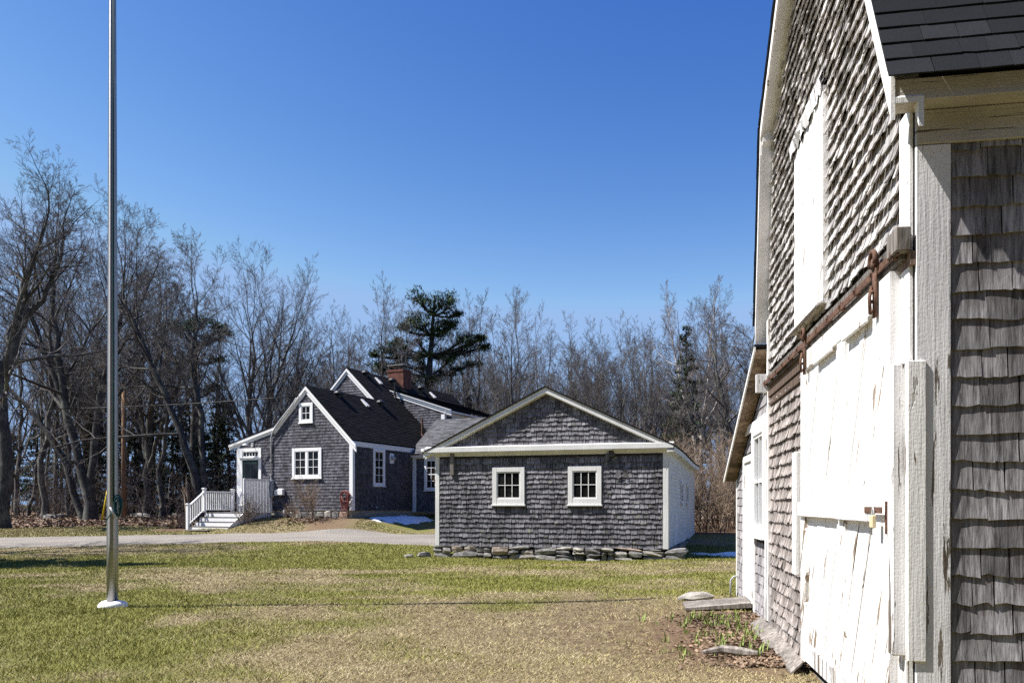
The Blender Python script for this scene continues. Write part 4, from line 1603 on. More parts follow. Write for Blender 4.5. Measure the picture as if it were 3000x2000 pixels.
for (s0, z0), (s1, z1) in (((-0.05, 4.40), (2.5, 6.95)), ((2.5, 6.95), (4.3, 5.15)), ((4.3, 5.15), (7.0, 4.42))):
    slab(rl, [(-s0, -0.11, z0 + 0.004), (-s0, 5.7, z0 + 0.004), (-s1, 5.7, z1 + 0.004), (-s1, -0.11, z1 + 0.004)])
slab(rl, [(0.2, 5.701, 4.254), (0.2, 17.3, 4.254), (-4.3, 17.3, 8.754), (-4.3, 5.49, 8.754)])
slab(rl, [(-4.3, 5.49, 8.754), (-4.3, 17.3, 8.754), (-8.9, 17.3, 4.154), (-8.9, 5.49, 4.154)])
slab(rl, [(-3.75, 8.18, 8.04), (-3.75, 17.3, 8.04), (0.45, 17.3, 6.655), (0.45, 8.18, 6.655)])
rl.build('roof', M['asphalt_house'], hou)


def slope_courses(parent, O, A, U, Wd, Ls, mat, name, expo=0.13, keep=None, lift=0.06, wr=(0.15, 0.4), thick=0.016):
    A = np.array(A, float) / np.linalg.norm(A)
    U = np.array(U, float) / np.linalg.norm(U)
    N = np.cross(A, U)
    O = np.array(O, float) + N * lift * 0
    O[2] += lift
    va = [lite_shingle(rng, thick) for _ in range(8)]
    shingle_field(parent, O, A, U, N, va, mat, [expo * i for i in range(int(Ls / expo) + 1)], expo, wr, lambda t: [(0.0, Wd)], keep, name=name, gap=0.004, jit=0.004,
                  clampf=lambda a: np.full(np.shape(a), Ls))


slope_courses(hou, (0.06, -0.12, 4.39), (0, 1, 0), (-1, 0, 1), 8.45, 2.56 * 1.414, M['asphalt_house'], 'front_roof_shingle')
slope_courses(hou, (0.2, 5.48, 4.25), (0, 1, 0), (-1, 0, 1), 11.8, 4.5 * 1.414, M['asphalt_house'], 'main_roof_shingle', lift=0.058,
              keep=lambda a0, a1, t0, t1: (t0 > 3.80 or a0 > 8.3 - 5.48) and not (a0 > 2.6 and t0 < 5.5))
slope_courses(hou, (0.45, 8.17, 6.655), (0, 1, 0), (-4.2, 0, 1.385), 9.1, 4.25, M['asphalt_house'], 'dormer_roof_shingle')
slope_courses(hou, (-4.3 - 2.7, 5.7, 4.42), (0, -1, 0), (2.7, 0, 0.73), 5.8, 2.75, M['asphalt_house'], 'low_roof_shingle')
# foundations
fo_ = MB()
fo_.fbox(FA, 0.05, 6.45, -0.2, -0.02, 0.2, HB - 0.002)
fo_.fbox(FR, 0.05, 17, -0.2, -0.025, 0.2, HB - 0.002)
fo_.build('foundation', M['concrete'], hou)
random.seed(12)
for i in range(9):
    rock('foundation_stone', (-0.45 - 0.42 * i, 0.02, 1.07 + random.uniform(-0.06, 0.06)), (0.5, 0.3, random.uniform(0.35, 0.55)), random.uniform(-0.2, 0.2), hou)
# windows and door
window(hou, FA, *WINH[0], 0.14, 2, 2, M['trim'], out=0.06)
window(hou, FA, *WINH[1], 0.15, 2, 3, M['trim'], out=0.06, mull=0.10)
window(hou, FR, *WR, 0.13, 2, 4, M['trim'], out=0.06, meeting=True)
window(hou, FR, 9.1, 10.0, 5.35, 6.36, 0.11, 2, 2, M['trim'], out=0.05)
window(hou, FR, 12.2, 13.2, 5.35, 6.36, 0.11, 2, 2, M['trim'], out=0.05)
dc = MB()
dc.fbox(FA, DOORH[0], DOORH[0] + 0.15, 0.0, 0.06, 1.27, 4.23).fbox(FA, DOORH[1] - 0.15, DOORH[1], 0.0, 0.06, 1.27, 4.23)
dc.fbox(FA, DOORH[0] + 0.15, DOORH[1] - 0.15, 0.0, 0.062, 4.08, 4.23).fbox(FA, DOORH[0] + 0.15, DOORH[1] - 0.15, 0.0, 0.058, 3.68, 3.80)
dc.fbox(FA, DOORH[0] - 0.02, DOORH[1] + 0.02, 0.061, 0.10, 3.77, 3.81)
dc.build('door_casing', M['trim'], hou)
dd = MB().fbox(FA, DOORH[0] + 0.15, DOORH[1] - 0.15, 0.0, 0.03, 1.27, 3.68).build('door', M['door_green'], hou)
for x0, x1 in ((DOORH[0] + 0.27, DOORH[0] + 0.60), (DOORH[0] + 0.66, DOORH[1] - 0.24)):
    MB().fbox(FA, x0, x1, 0.031, 0.036, 1.95, 3.50).build('pane', M['glass'], dd)
MB().tube([FA.P(DOORH[0] + 0.22, 0.03, 2.28), FA.P(DOORH[0] + 0.22, 0.08, 2.28), FA.P(DOORH[0] + 0.32, 0.08, 2.28)], 0.012, 6).build('handle', M['steel'], dd)
tz = MB()
tw = window(hou, FA, DOORH[0] + 0.14, DOORH[1] - 0.14, 3.80, 4.10, 0.03, 5, 1, M['trim'], out=0.05, sill=False, wname='transom_window')
# vents on the ridges
random.seed(3)


def on_slope(s, d, up=0.06):
    return (-s, d, 4.45 + s + up)


for (s, d, kind) in ((2.22, 2.0, 'b'), (2.2, 3.95, 'w'), (2.2, 5.55, 'b'), (4.05, 6.9, 'b'), (3.95, 7.8, 'w'), (3.95, 9.4, 'b'), (3.95, 12.6, 'b'), (3.85, 13.6, 'w')):
    x, y, z = on_slope(s, d, 0.04)
    if d > 8.2:
        z = 8.09 - (3.75 - s) * -0.33 if s > 3.75 else z
        z = 4.45 + s + 0.08
    m_ = MB()
    if kind == 'b':
        m_.tube([(x, y, z - 0.1), (x, y, z + 0.14)], 0.12, 14).lathe((x, y, z + 0.10), [(0.24, 0.0), (0.25, 0.05), (0.17, 0.15), (0.05, 0.19)], 16)
        m_.build('roof_vent', M['black'], hou, label='round black roof vent')
    else:
        for e0, e1, w_, hh in ((0.27, -0.08, 0.10, 0.11), (0.29, 0.07, 0.125, 0.13)):
            m_.hexa([(x + e0, y - w_, z - e0), (x + e0, y + w_, z - e0), (x + e1, y + w_, z - e1), (x + e1, y - w_, z - e1),
                     (x + e0 + hh * .5, y - w_, z - e0 + hh * .5), (x + e0 + hh * .5, y + w_, z - e0 + hh * .5), (x + e1 + hh * .5, y + w_, z - e1 + hh * .5), (x + e1 + hh * .5, y - w_, z - e1 + hh * .5)])
        m_.build('roof_vent', M['trim_old'], hou, label='long white box vent on the roof', bevel=0.01)
for (s, d, hh, mt) in ((2.95, 8.1, 0.85, 'black'), (0.7, 7.2, 1.0, 'rust')):
    x, y, z = on_slope(s, d, 0.0)
    MB().tube([(x, y, z - 0.1), (x, y, z + hh)], 0.055, 10).lathe((x, y, z - 0.02), [(0.16, 0.0), (0.09, 0.10), (0.06, 0.16)], 12).build('vent_pipe', M[mt], hou)
# chimney with joined bricks, cap and screen
cx0, cx1, cy0, cy1 = -4.85, -3.78, 10.3, 11.2
ch = MB().box(cx0 + 0.01, cx1 - 0.01, cy0 + 0.01, cy1 - 0.01, 7.6, 9.38).build('chimney', M['mortar'], hou)
bb = MB()
bw, bh = 0.20, 0.066
k = 0
z = 7.7
while z < 9.36:
    off = (k % 2) * bw / 2
    for face in range(4):
        L_ = (cx1 - cx0) if face % 2 == 0 else (cy1 - cy0)
        t = -off
        while t < L_:
            t0, t1 = max(t, 0) + 0.004, min(t + bw, L_) - 0.004
            if t1 - t0 > 0.03:
                g_ = random.uniform(0.0, 0.005) + (0.03 if 9.22 < z else 0)
                if face == 0:
                    bb.box(cx0 + t0, cx0 + t1, cy0 - g_, cy0 + 0.02, z, z + bh - 0.009)
                elif face == 2:
                    bb.box(cx0 + t0, cx0 + t1, cy1 - 0.02, cy1 + g_, z, z + bh - 0.009)
                elif face == 1:
                    bb.box(cx1 - 0.02, cx1 + g_, cy0 + t0, cy0 + t1, z, z + bh - 0.009)
                else:
                    bb.box(cx0 - g_, cx0 + 0.02, cy0 + t0, cy0 + t1, z, z + bh - 0.009)
            t += bw
    z += bh
    k += 1
bb.build('bricks', M['brick'], ch, kind='stuff')
cs = MB()
for x in (cx0 + 0.08, cx1 - 0.06):
    for y in (cy0 + 0.08, cy1 - 0.06):
        cs.box(x - 0.015, x + 0.015, y - 0.015, y + 0.015, 9.38, 9.66)
cs.box(cx0 + 0.06, cx1 - 0.05, cy0 + 0.06, cy1 - 0.05, 9.381, 9.40)
for i in range(22):
    x = cx0 + 0.1 + (cx1 - cx0 - 0.2) * i / 21
    cs.box(x - 0.004, x + 0.004, cy0 + 0.075, cy0 + 0.081, 9.40, 9.66)
    y = cy0 + 0.1 + (cy1 - cy0 - 0.2) * i / 21
    cs.box(cx1 - 0.066, cx1 - 0.06, y - 0.004, y + 0.004, 9.40, 9.66)
cs.build('spark_screen', M['black'], ch)
MB().box(cx0 - 0.02, cx1 + 0.02, cy0 - 0.02, cy1 + 0.02, 9.662, 9.685).build('chimney_cap', M['steel'], ch)
# service conduit, meter, boxes, lamp, vent
cd = MB()
cd.tube([FA.P(ha(2.95), 0.16, 6.42), FA.P(ha(3.15), 0.14, 6.15), FA.P(ha(4.1), 0.13, 5.22), FA.P(ha(4.35), 0.10, 4.95), FA.P(ha(4.46), 0.07, 4.7), FA.P(ha(4.48), 0.07, 2.75)], 0.028, 8)
for z in (4.3, 3.6, 2.95):
    cd.fbox(FA, ha(4.53), ha(4.43), 0.02, 0.10, z, z + 0.03)
cd.build('conduit', M['steel'], hou, True)
mt_ = MB().fbox(FA, ha(4.66), ha(4.32), 0.03, 0.22, 1.93, 2.72).build('meter_box', M['grey_box'], hou, bevel=0.015)
MB().tube([FA.P(ha(4.49), 0.22, 2.40), FA.P(ha(4.49), 0.31, 2.40)], 0.10, 16).build('meter_glass', M['steel'], mt_, True)
MB().fbox(FA, ha(4.24), ha(4.06), 0.03, 0.12, 2.02, 2.28).build('junction_box', M['trim'], hou, bevel=0.01)
MB().fbox(FA, ha(4.0), ha(3.70), 0.03, 0.20, 2.02, 2.32).build('vent_hood', M['trim'], hou, bevel=0.03)
lm = MB()
pts = [FA.P(ha(5.60), 0.05, 4.42), FA.P(ha(5.62), 0.16, 4.52), FA.P(ha(5.66), 0.30, 4.56), FA.P(ha(5.70), 0.36, 4.50)]
lm.tube(pts, 0.016, 6).lathe(FA.P(ha(5.70), 0.36, 4.34), [(0.17, 0.0), (0.14, 0.05), (0.06, 0.10), (0.03, 0.18)], 14).fbox(FA, ha(5.67), ha(5.53), 0.03, 0.06, 4.30, 4.48)
lm.build('porch_lamp', M['steel'], hou)
vb = MB().fbox(FR, VR[0], VR[1], 0.0, 0.03, VR[2], VR[3]).build('dryer_vent', M['trim'], hou)
MB().fbox(FR, 3.02, 3.30, 0.031, 0.13, 3.72, 3.86).build('vent_flap', M['grey_box'], vb)
MB().tube([FR.P(1.75, 0.02, 1.50), FR.P(1.75, 0.10, 1.50), FR.P(1.75, 0.12, 1.42)], 0.025, 8).build('spigot', M['steel'], hou)

# connector wing between house and garage
con = thing('connector_wing', 'small grey-roofed wing joined to the right side of the dark shingled house', 'house wing', (*HOU_O, 0), HOU_R)
FC = Frame(0.08, 5.05, 0)
MB().fbox(FC, 0.0, 8.0, -0.12, -0.004, HB - 0.1, 4.0).box(7.98, 8.08, 5.17, 10, HB - 0.1, 4.0).build('front_wall', M['sheath'], con)
WC = (0.62, 1.62, 2.30, 3.88)
Ac, Uc, Nc = FC.axes()
shingle_field(con, (0.08, 5.05, 0), Ac, Uc, Nc, lite, M['house_cedar'], [HB - 0.1 + EH * i for i in range(20)], EH, (0.08, 0.17),
              lambda t: [(0.16, WC[0]), (WC[1], 7.9)] if WC[2] - 0.1 < t < WC[3] - 0.06 else [(0.16, 7.9)], None, name='wing_shingle', clampf=lambda a: np.full(np.shape(a), 3.86))
MB().fbox(FC, -0.05, 0.15, 0.0, 0.035, HB - 0.12, 3.86).build('corner_board', M['trim'], con)
MB().fbox(FC, -0.1, 8.0, 0.0, 0.05, 3.862, 4.0).fbox(FC, -0.15, 8.1, 0.051, 0.2, 3.94, 4.06).build('eave_trim', M['trim'], con)
window(con, FC, *WC, 0.12, 3, 4, M['trim'], out=0.06, meeting=True)
r = MB()
slab(r, [(-0.05, 4.8, 4.03), (8.3, 4.8, 4.03), (8.3, 7.55, 6.0), (0.0, 7.55, 6.0)], 0.05)
slab(r, [(0.0, 7.55, 6.0), (8.3, 7.55, 6.0), (8.3, 10.3, 4.03), (0.0, 10.3, 4.03)], 0.05)
r.build('roof', M['asphalt_grey'], con)
slope_courses(con, (-0.05, 4.79, 4.03), (1, 0, 0), (0, 2.75, 1.97), 8.35, math.hypot(2.75, 1.97), M['asphalt_grey'], 'wing_roof_shingle', 0.14)

# porch: deck, steps and railings
por = thing('porch', 'white wooden porch with four steps and balustrade at the house door', 'porch', (*HOU_O, 0), HOU_R)
XL, XR = -6.72, -4.45
YF = -1.89
DZ_ = 1.25
for i in range(12):
    y0 = YF - 0.03 + i * 0.158
    MB().box(XL, XR, y0, y0 + 0.153, DZ_ - 0.03, DZ_).build('deck_board', M['oldwood'], por)
MB().box(XL + 0.05, XR - 0.02, YF + 0.02, YF + 0.05, 0.42, DZ_ - 0.031).box(XL + 0.02, XL + 0.05, YF + 0.02, -0.05, 0.42, DZ_ - 0.031).box(XR - 0.05, XR - 0.021, YF + 0.051, -0.05, 0.7, DZ_ - 0.031).build('skirt', M['trim'], por)
for i in range(4):
    zt = DZ_ - 0.2 * i
    yb = YF - 0.30 * i
    x1 = XR - 0.02
    MB().box(XL + 0.06, x1, yb - 0.02, yb + 0.0, zt - 0.20, zt - 0.031).build('riser', M['trim'], por)
    if i:
        MB().box(XL + 0.04, x1 + 0.02, yb - 0.03, yb + 0.30 - 0.021, zt - 0.03, zt).build('tread', M['oldwood'], por)
MB().add([(XR - 0.018, YF, 1.2), (XR - 0.018, YF, 0.72), (XR - 0.018, YF - 0.9, 0.42), (XR - 0.018, YF - 0.92, 0.62), (XR + 0.012, YF, 1.2), (XR + 0.012, YF, 0.72), (XR + 0.012, YF - 0.9, 0.42), (XR + 0.012, YF - 0.92, 0.62)],
         [(0, 1, 2, 3), (7, 6, 5, 4), (0, 4, 5, 1), (1, 5, 6, 2), (2, 6, 7, 3), (3, 7, 4, 0)]).build('stringer', M['trim'], por)


def post(x, y, z0, z1):
    m_ = MB().box(x - 0.06, x + 0.06, y - 0.06, y + 0.06, z0, z1)
    m_.box(x - 0.085, x + 0.085, y - 0.085, y + 0.085, z1 + 0.001, z1 + 0.035)
    m_.box(x - 0.06, x + 0.06, y - 0.06, y + 0.06, z1 + 0.036, z1 + 0.055)
    m_.build('newel_post', M['trim'], por)


post(XL, -0.12, DZ_, 2.28)
post(XL, YF - 0.0, DZ_, 2.30)
post(XL, YF - 0.95, 0.40, 1.60)
MB().box(XL - 0.04, XL + 0.04, YF + 0.062, -0.182, 2.16, 2.21).build('hand_rail', M['trim'], por)
MB().box(XL - 0.025, XL + 0.025, YF + 0.062, -0.182, 1.33, 1.38).build('bottom_rail', M['trim'], por)
for i in range(13):
    y = YF + 0.16 + i * 0.118
    MB().box(XL - 0.018, XL + 0.018, y - 0.018, y + 0.018, 1.381, 2.159).build('baluster', M['trim'], por)


def inclined(y0, z0, y1, z1, hw, hh):
    return MB().hexa([(XL - hw, y0, z0), (XL + hw, y0, z0), (XL + hw, y1, z1), (XL - hw, y1, z1), (XL - hw, y0, z0 + hh), (XL + hw, y0, z0 + hh), (XL + hw, y1, z1 + hh), (XL - hw, y1, z1 + hh)])


inclined(YF - 0.062, 2.10, YF - 0.888, 1.50, 0.04, 0.06).build('hand_rail', M['trim'], por, label='sloping hand rail beside the steps')
inclined(YF - 0.062, 1.30, YF - 0.888, 0.70, 0.025, 0.05).build('bottom_rail', M['trim'], por, label='sloping bottom rail beside the steps')
for i in range(6):
    y = YF - 0.16 - i * 0.125
    q = (YF - 0.062 - y) / 0.826
    MB().box(XL - 0.018, XL + 0.018, y - 0.018, y + 0.018, 1.352 - 0.6 * q, 2.10 - 0.6 * q).build('baluster', M['trim'], por)
# solid boarded side
for i in range(18):
    y = -0.03 - i * 0.1
    MB().box(XR + 0.002, XR + 0.024 + 0.003 * (i % 2), y - 0.088, y, 1.22, 2.72).build('screen_board', M['trim'], por)
MB().box(XR - 0.03, XR + 0.03, -1.88, -1.832, 1.22, 2.74).box(XR - 0.028, XR + 0.035, -1.83, -0.03, 2.722, 2.755).build('screen_frame', M['trim'], por)
MB().box(XR - 0.28, XR - 0.031, -1.87, -1.80, 1.55, 1.62).build('bench_edge', M['trim'], por)
mat_ = thing('door_mat', 'dark flat mat lying on the gravel at the foot of the porch steps', 'mat', (*HOU_O, 0), HOU_R)
wx, wy = to_world(-5.6, YF - 1.35, HOU_O, HOU_R)
zg = float(elev(wx, wy))
MB().box(-6.25, -4.95, YF - 1.6, YF - 1.1, zg + 0.02, zg + 0.05).build('mat', M['oldwood'], mat_)

# hose on the corner
hs = thing('garden_hose', 'dark red garden hose coiled on the corner of the shingled house', 'hose', (*HOU_O, 0), HOU_R)
hm = MB()
random.seed(9)
for k in range(8):
    w_ = random.uniform(0.13, 0.30)
    h_ = random.uniform(0.6, 1.15)
    cx = -0.28 + random.uniform(-0.04, 0.04)
    yy = -0.07 - 0.028 * k
    pts = [(cx + w_ * math.sin(q) * (0.8 + 0.2 * math.cos(q)), yy + 0.02 * math.sin(3 * q), 2.2 - h_ / 2 - 0.02 * (k % 3) + h_ / 2 * math.cos(q)) for q in np.linspace(0, 2 * math.pi, 25)]
    hm.tube(pts, 0.014, 6, False)
hm.tube([(-0.42, -0.25, 2.0), (-0.3, -0.3, 1.75), (-0.15, -0.28, 1.72), (0.0, -0.25, 1.8)], 0.02, 6)
hm.build('hose_coil', M['hose'], hs, True)
MB().box(-0.34, -0.22, -0.12, -0.03, 2.1, 2.22).build('hook', M['steel'], hs)

# jug by the foundation
jg = thing('clay_jug', 'small grey jug standing against the house foundation', 'jug', (*to_world(-3.45, -0.35, HOU_O, HOU_R), float(elev(*to_world(-3.45, -0.35, HOU_O, HOU_R)))))
MB().lathe((0, 0, 0), [(0.09, 0.0), (0.12, 0.12), (0.11, 0.26), (0.06, 0.33), (0.065, 0.36)], 14).build('jug_body', M['grey_box'], jg, True)

# snow lying in the shade
for (nm, lab, o, R_, cells) in (('snow_patch', 'thin melting snow patch beside the shaded house wall', HOU_O, HOU_R, (0.15, 0.3, 1.75, 4.75)),
                                ('snow_patch', 'broken snow patch in the shade behind the garage', GAR_O, GAR_R, (GW + 0.4, 1.2, GW + 3.2, 3.4))):
    xs = np.linspace(cells[0], cells[2], 60)
    ys = np.linspace(cells[1], cells[3], 60)
    X, Y = np.meshgrid(xs, ys)
    wx, wy = to_world(X, Y, o, R_)
    cxm, cym = (cells[0] + cells[2]) / 2, (cells[1] + cells[3]) / 2
    rr = np.hypot((X - cxm) / (cells[2] - cells[0]) * 2, (Y - cym) / (cells[3] - cells[1]) * 2)
    thick_ = 0.10 * (0.95 - rr) + 0.16 * (fbm(X * 2.2, Y * 2.2, 91, 4) - 0.5) - (0.0 if o is HOU_O else 0.02)
    Z = elev(wx, wy) + np.minimum(thick_, 0.10)
    idx = np.arange(X.size).reshape(X.shape)
    F = np.stack([idx[:-1, :-1], idx[:-1, 1:], idx[1:, 1:], idx[1:, :-1]], -1).reshape(-1, 4)
    keepf = (thick_.ravel()[F] > -0.02).any(1)
    link(nm, mesh_np(nm, np.stack([wx, wy, Z], -1), F[keepf], None, True), M['snow'], kind='stuff', label=lab)


# ------------------------------------------------------------------ trees
def ortho(d):
    r_ = np.where(np.abs(d[:, 2:3]) < 0.9, np.array([[0, 0, 1.0]]), np.array([[1.0, 0, 0]]))
    a = np.cross(d, r_)
    a /= np.linalg.norm(a, axis=1, keepdims=True)
    return a, np.cross(d, a)


def grow(rng, P, D, L, R, nseg, wob, up, tip):
    N = len(P)
    pts = np.zeros((N, nseg + 1, 3))
    pts[:, 0] = P
    d = D / np.linalg.norm(D, axis=1, keepdims=True)
    for i in range(nseg):
        d = d + rng.normal(0, wob, (N, 3))
        d[:, 2] += up
        d /= np.linalg.norm(d, axis=1, keepdims=True)
        pts[:, i + 1] = pts[:, i] + d * (L / nseg)[:, None]
    t = np.linspace(0, 1, nseg + 1)
    rad = R[:, None] * (1 - (1 - tip) * t)[None]
    return pts, rad


def kids(rng, pts, rad, L, m, t0, ang, asd, lr, rr, rmin, tend=1.0, fall=0.55):
    N, K, _ = pts.shape
    nseg = K - 1
    j = np.arange(m)
    t = t0 + (tend - t0) * (j[None] + rng.uniform(0.1, 0.9, (N, m))) / m
    f = t * nseg
    i = np.minimum(f.astype(int), nseg - 1)
    fr = (f - i)[..., None]
    n = np.arange(N)[:, None]
    p = pts[n, i] * (1 - fr) + pts[n, i + 1] * fr
    tan = pts[n, i + 1] - pts[n, i]
    tan = (tan / np.linalg.norm(tan, axis=2, keepdims=True)).reshape(-1, 3)
    ra = (rad[n, i] * (1 - fr[..., 0]) + rad[n, i + 1] * fr[..., 0]).ravel()
    az = (j[None] * 2.4 + rng.uniform(0, 6.28, (N, 1)) + rng.normal(0, 0.5, (N, m))).ravel()
    a, b = ortho(tan)
    th_ = np.radians(np.clip(rng.normal(ang, asd, N * m), 8, 100))
    d = np.cos(th_)[:, None] * tan + np.sin(th_)[:, None] * (np.cos(az)[:, None] * a + np.sin(az)[:, None] * b)
    tt = ((t - t0) / max(1e-6, tend - t0)).ravel()
    ln = np.repeat(L, m) * lr * (1 - fall * tt) * rng.uniform(0.65, 1.25, N * m)
    r2 = np.maximum(np.minimum(ra * rr, ra * 0.85), rmin)
    return p.reshape(-1, 3), d, ln, r2


def tubes(groups):
    """groups: list of (pts (N,K,3), rad (N,K), sides) -> V, F"""
    VV, FF = [], []
    base = 0
    for pts, rad, n in groups:
        N, K, _ = pts.shape
        tan = np.zeros_like(pts)
        tan[:, 1:-1] = pts[:, 2:] - pts[:, :-2]
        tan[:, 0] = pts[:, 1] - pts[:, 0]
        tan[:, -1] = pts[:, -1] - pts[:, -2]
        tan /= np.linalg.norm(tan, axis=2, keepdims=True) + 1e-9
        ref = np.array([0.31, 0.77, 0.12])
        a = np.cross(tan, ref)
        a /= np.linalg.norm(a, axis=2, keepdims=True) + 1e-9
        b = np.cross(tan, a)
        an = np.arange(n) * 2 * np.pi / n
        V = pts[:, :, None] + rad[:, :, None, None] * (np.cos(an)[:, None] * a[:, :, None] + np.sin(an)[:, None] * b[:, :, None])
        VV.append(V.reshape(-1, 3))
        ii = np.arange(N * K * n).reshape(N, K, n) + base
        jn = np.roll(ii, -1, axis=2)
        FF.append(np.stack([ii[:, :-1], jn[:, :-1], jn[:, 1:], ii[:, 1:]], -1).reshape(-1, 4))
        base += N * K * n
    return np.concatenate(VV), np.concatenate(FF)


def resample(pl, k):
    pl = np.asarray(pl, float)
    d = np.r_[0, np.cumsum(np.linalg.norm(np.diff(pl[:, :3], axis=0), axis=1))]
    t = np.linspace(0, d[-1], k)
    return np.stack([np.interp(t, d, pl[:, c]) for c in range(pl.shape[1])], 1)


def tree_meshes(seed, trunks, spec, tw=0.006, slim=1.0):
    """trunks: list of polylines (x,y,z,r). spec: list of levels (m,t0,ang,lr,rr,nseg,wob,up,sides)"""
    rng_ = np.random.default_rng(seed)
    T, Rr, Ls_ = [], [], []
    K = 15
    trunks = [[(x, y, z, r * slim) for x, y, z, r in pl] for pl in trunks]
    for pl in trunks:
        q = resample(pl, K)
        q[1:-1, :3] += rng_.normal(0, 0.05, (K - 2, 3))
        T.append(q[:, :3])
        r0 = q[:, 3].copy()
        if q[0, 2] < 0.4:
            r0[0] *= 1.3
            r0[1] *= 1.06
        Rr.append(r0)
        Ls_.append(np.linalg.norm(q[-1, :3] - q[0, :3]))
    pts, rad, L = np.array(T), np.array(Rr), np.array(Ls_)
    g_trunk = [(pts, rad, 9)]
    g_br = []
    for lv, (m, t0, ang, lr, rr, nseg, wob, up, sides) in enumerate(spec):
        P, D, L2, R2 = kids(rng_, pts, rad, L, m, t0, ang, ang * 0.28, lr, rr, tw)
        if lv == 0:            # leader at each tip
            P = np.concatenate([P, pts[:, -1]])
            D = np.concatenate([D, pts[:, -1] - pts[:, -2]])
            L2 = np.concatenate([L2, L * lr * 0.5])
            R2 = np.concatenate([R2, rad[:, -1]])
        pts, rad = grow(rng_, P, D, L2, R2, nseg, wob, up, (0.10, 0.18, 0.35, 0.5)[lv] if lv < len(spec) - 1 else 0.5)
        rad = np.maximum(rad, tw * 0.6)
        L = L2
        (g_trunk if lv == 0 else g_br).append((pts, rad, sides))
    V, F_ = tubes(g_trunk)
    a = mesh_np('trunk', V, F_, None, True)
    V, F_ = tubes(g_br)
    b = mesh_np('branches', V, F_, None, True)
    return a, b


SPREAD = [(15, 0.32, 50, 0.48, 0.5, 7, 0.11, 0.035, 6), (9, 0.2, 44, 0.48, 0.55, 5, 0.12, 0.03, 4), (8, 0.15, 38, 0.46, 0.5, 4, 0.09, 0.03, 3), (6, 0.1, 30, 0.55, 0.6, 1, 0.07, 0.02, 3)]
VASE = [(14, 0.16, 28, 0.62, 0.55, 8, 0.08, 0.06, 6), (9, 0.22, 31, 0.46, 0.55, 5, 0.09, 0.05, 4), (7, 0.15, 30, 0.46, 0.5, 4, 0.07, 0.04, 3), (6, 0.1, 28, 0.55, 0.6, 1, 0.06, 0.02, 3)]
SLIM = [(20, 0.38, 36, 0.27, 0.5, 6, 0.10, 0.08, 5), (7, 0.2, 34, 0.45, 0.55, 4, 0.10, 0.05, 3), (7, 0.15, 32, 0.48, 0.6, 3, 0.08, 0.03, 3), (4, 0.1, 30, 0.55, 0.7, 1, 0.06, 0.02, 3)]


def straight(h, r, lean=(0, 0), bend=0.25, seed=0, base=(0, 0)):
    q = np.random.default_rng(seed)
    return [(base[0] + lean[0] * t + bend * q.normal() * t * (1.2 - t), base[1] + lean[1] * t + bend * q.normal() * t * (1.2 - t), h * t - 0.3 * (t == 0), r * (1 - 0.88 * t)) for t in (0, 0.2, 0.4, 0.6, 0.8, 1.0)]


def make_tree(name, label, cat, x, y, trunks, spec, seed, bark='bark', twig='twig', tw=0.006, rz=0, group=None, slim=0.72):
    a, b = tree_meshes(seed, trunks, spec, tw, slim)
    t = thing(name, label, cat, (x, y, float(elev(x, y))), rz, group)
    link('trunk', a, M[bark], t)
    link('branches', b, M[twig], t)
    return t


def clone(src, label, x, y, rz, sc_, group=None, szx=1.0):
    t = src.copy()
    COL.objects.link(t)
    t.location = (x, y, float(elev(x, y)))
    t.rotation_euler = (0, 0, rz)
    t.scale = (sc_ * szx, sc_ * szx, sc_)
    t['label'] = label
    if group:
        t['group'] = group
    elif 'group' in t:
        del t['group']
    for ch_ in src.children:
        c = ch_.copy()
        COL.objects.link(c)
        c.parent = t
    return t


def at(px, Y):
    return (px - 1500) / 2333.0 * Y


GB = 'bare trees behind the buildings'
# the big trees at the left
T1 = make_tree('bare_tree', 'thick dark trunk of bare tree at the far left edge of the lawn', 'tree', -24.3, 38,
               [[(0, 0, -0.3, .36), (0.1, 0, 4, .30), (-0.1, 0.1, 7.5, .27), (0.5, 0.2, 9.0, .24), (1.2, 0, 12, .16), (2.0, 0.2, 14.8, .05)],
                [(0.25, 0.1, 9.0, .16), (1.7, 0.3, 11, .13), (2.7, 0.2, 13, .08), (3.0, 0, 15, .03)],
                [(-0.1, 0.1, 7.5, .18), (-1.4, -0.6, 10, .14), (-2.2, -0.8, 13, .05)]], SPREAD, 101, group=GB, slim=0.95)
T2 = make_tree('bare_tree', 'big bare tree forking into two trunks low down, left of the flagpole', 'tree', -25.4, 48,
               [[(0, 0, -0.3, .62), (-0.1, 0, 1.8, .5), (-0.9, 0, 4, .40), (-1.75, 0.2, 7.5, .36), (-2.1, 0.1, 10.5, .28), (-2.5, 0.3, 14, .17), (-2.2, 0.3, 17.8, .05)],
                [(0.0, 0, 1.4, .46), (0.15, 0.1, 3.5, .40), (0.5, 0.1, 7, .34), (1.1, 0.1, 10, .26), (1.9, 0.1, 12.5, .16), (2.1, 0, 16, .05)],
                [(-1.6, 0.2, 7, .24), (-2.9, 0.3, 10, .2), (-4.0, 0.2, 14, .12), (-4.1, 0.1, 18, .04)],
                [(0.4, 0.1, 8.5, .2), (2.2, 0.6, 11.5, .15), (3.4, 0.8, 15, .08)]], SPREAD, 102, group=GB, slim=0.62)
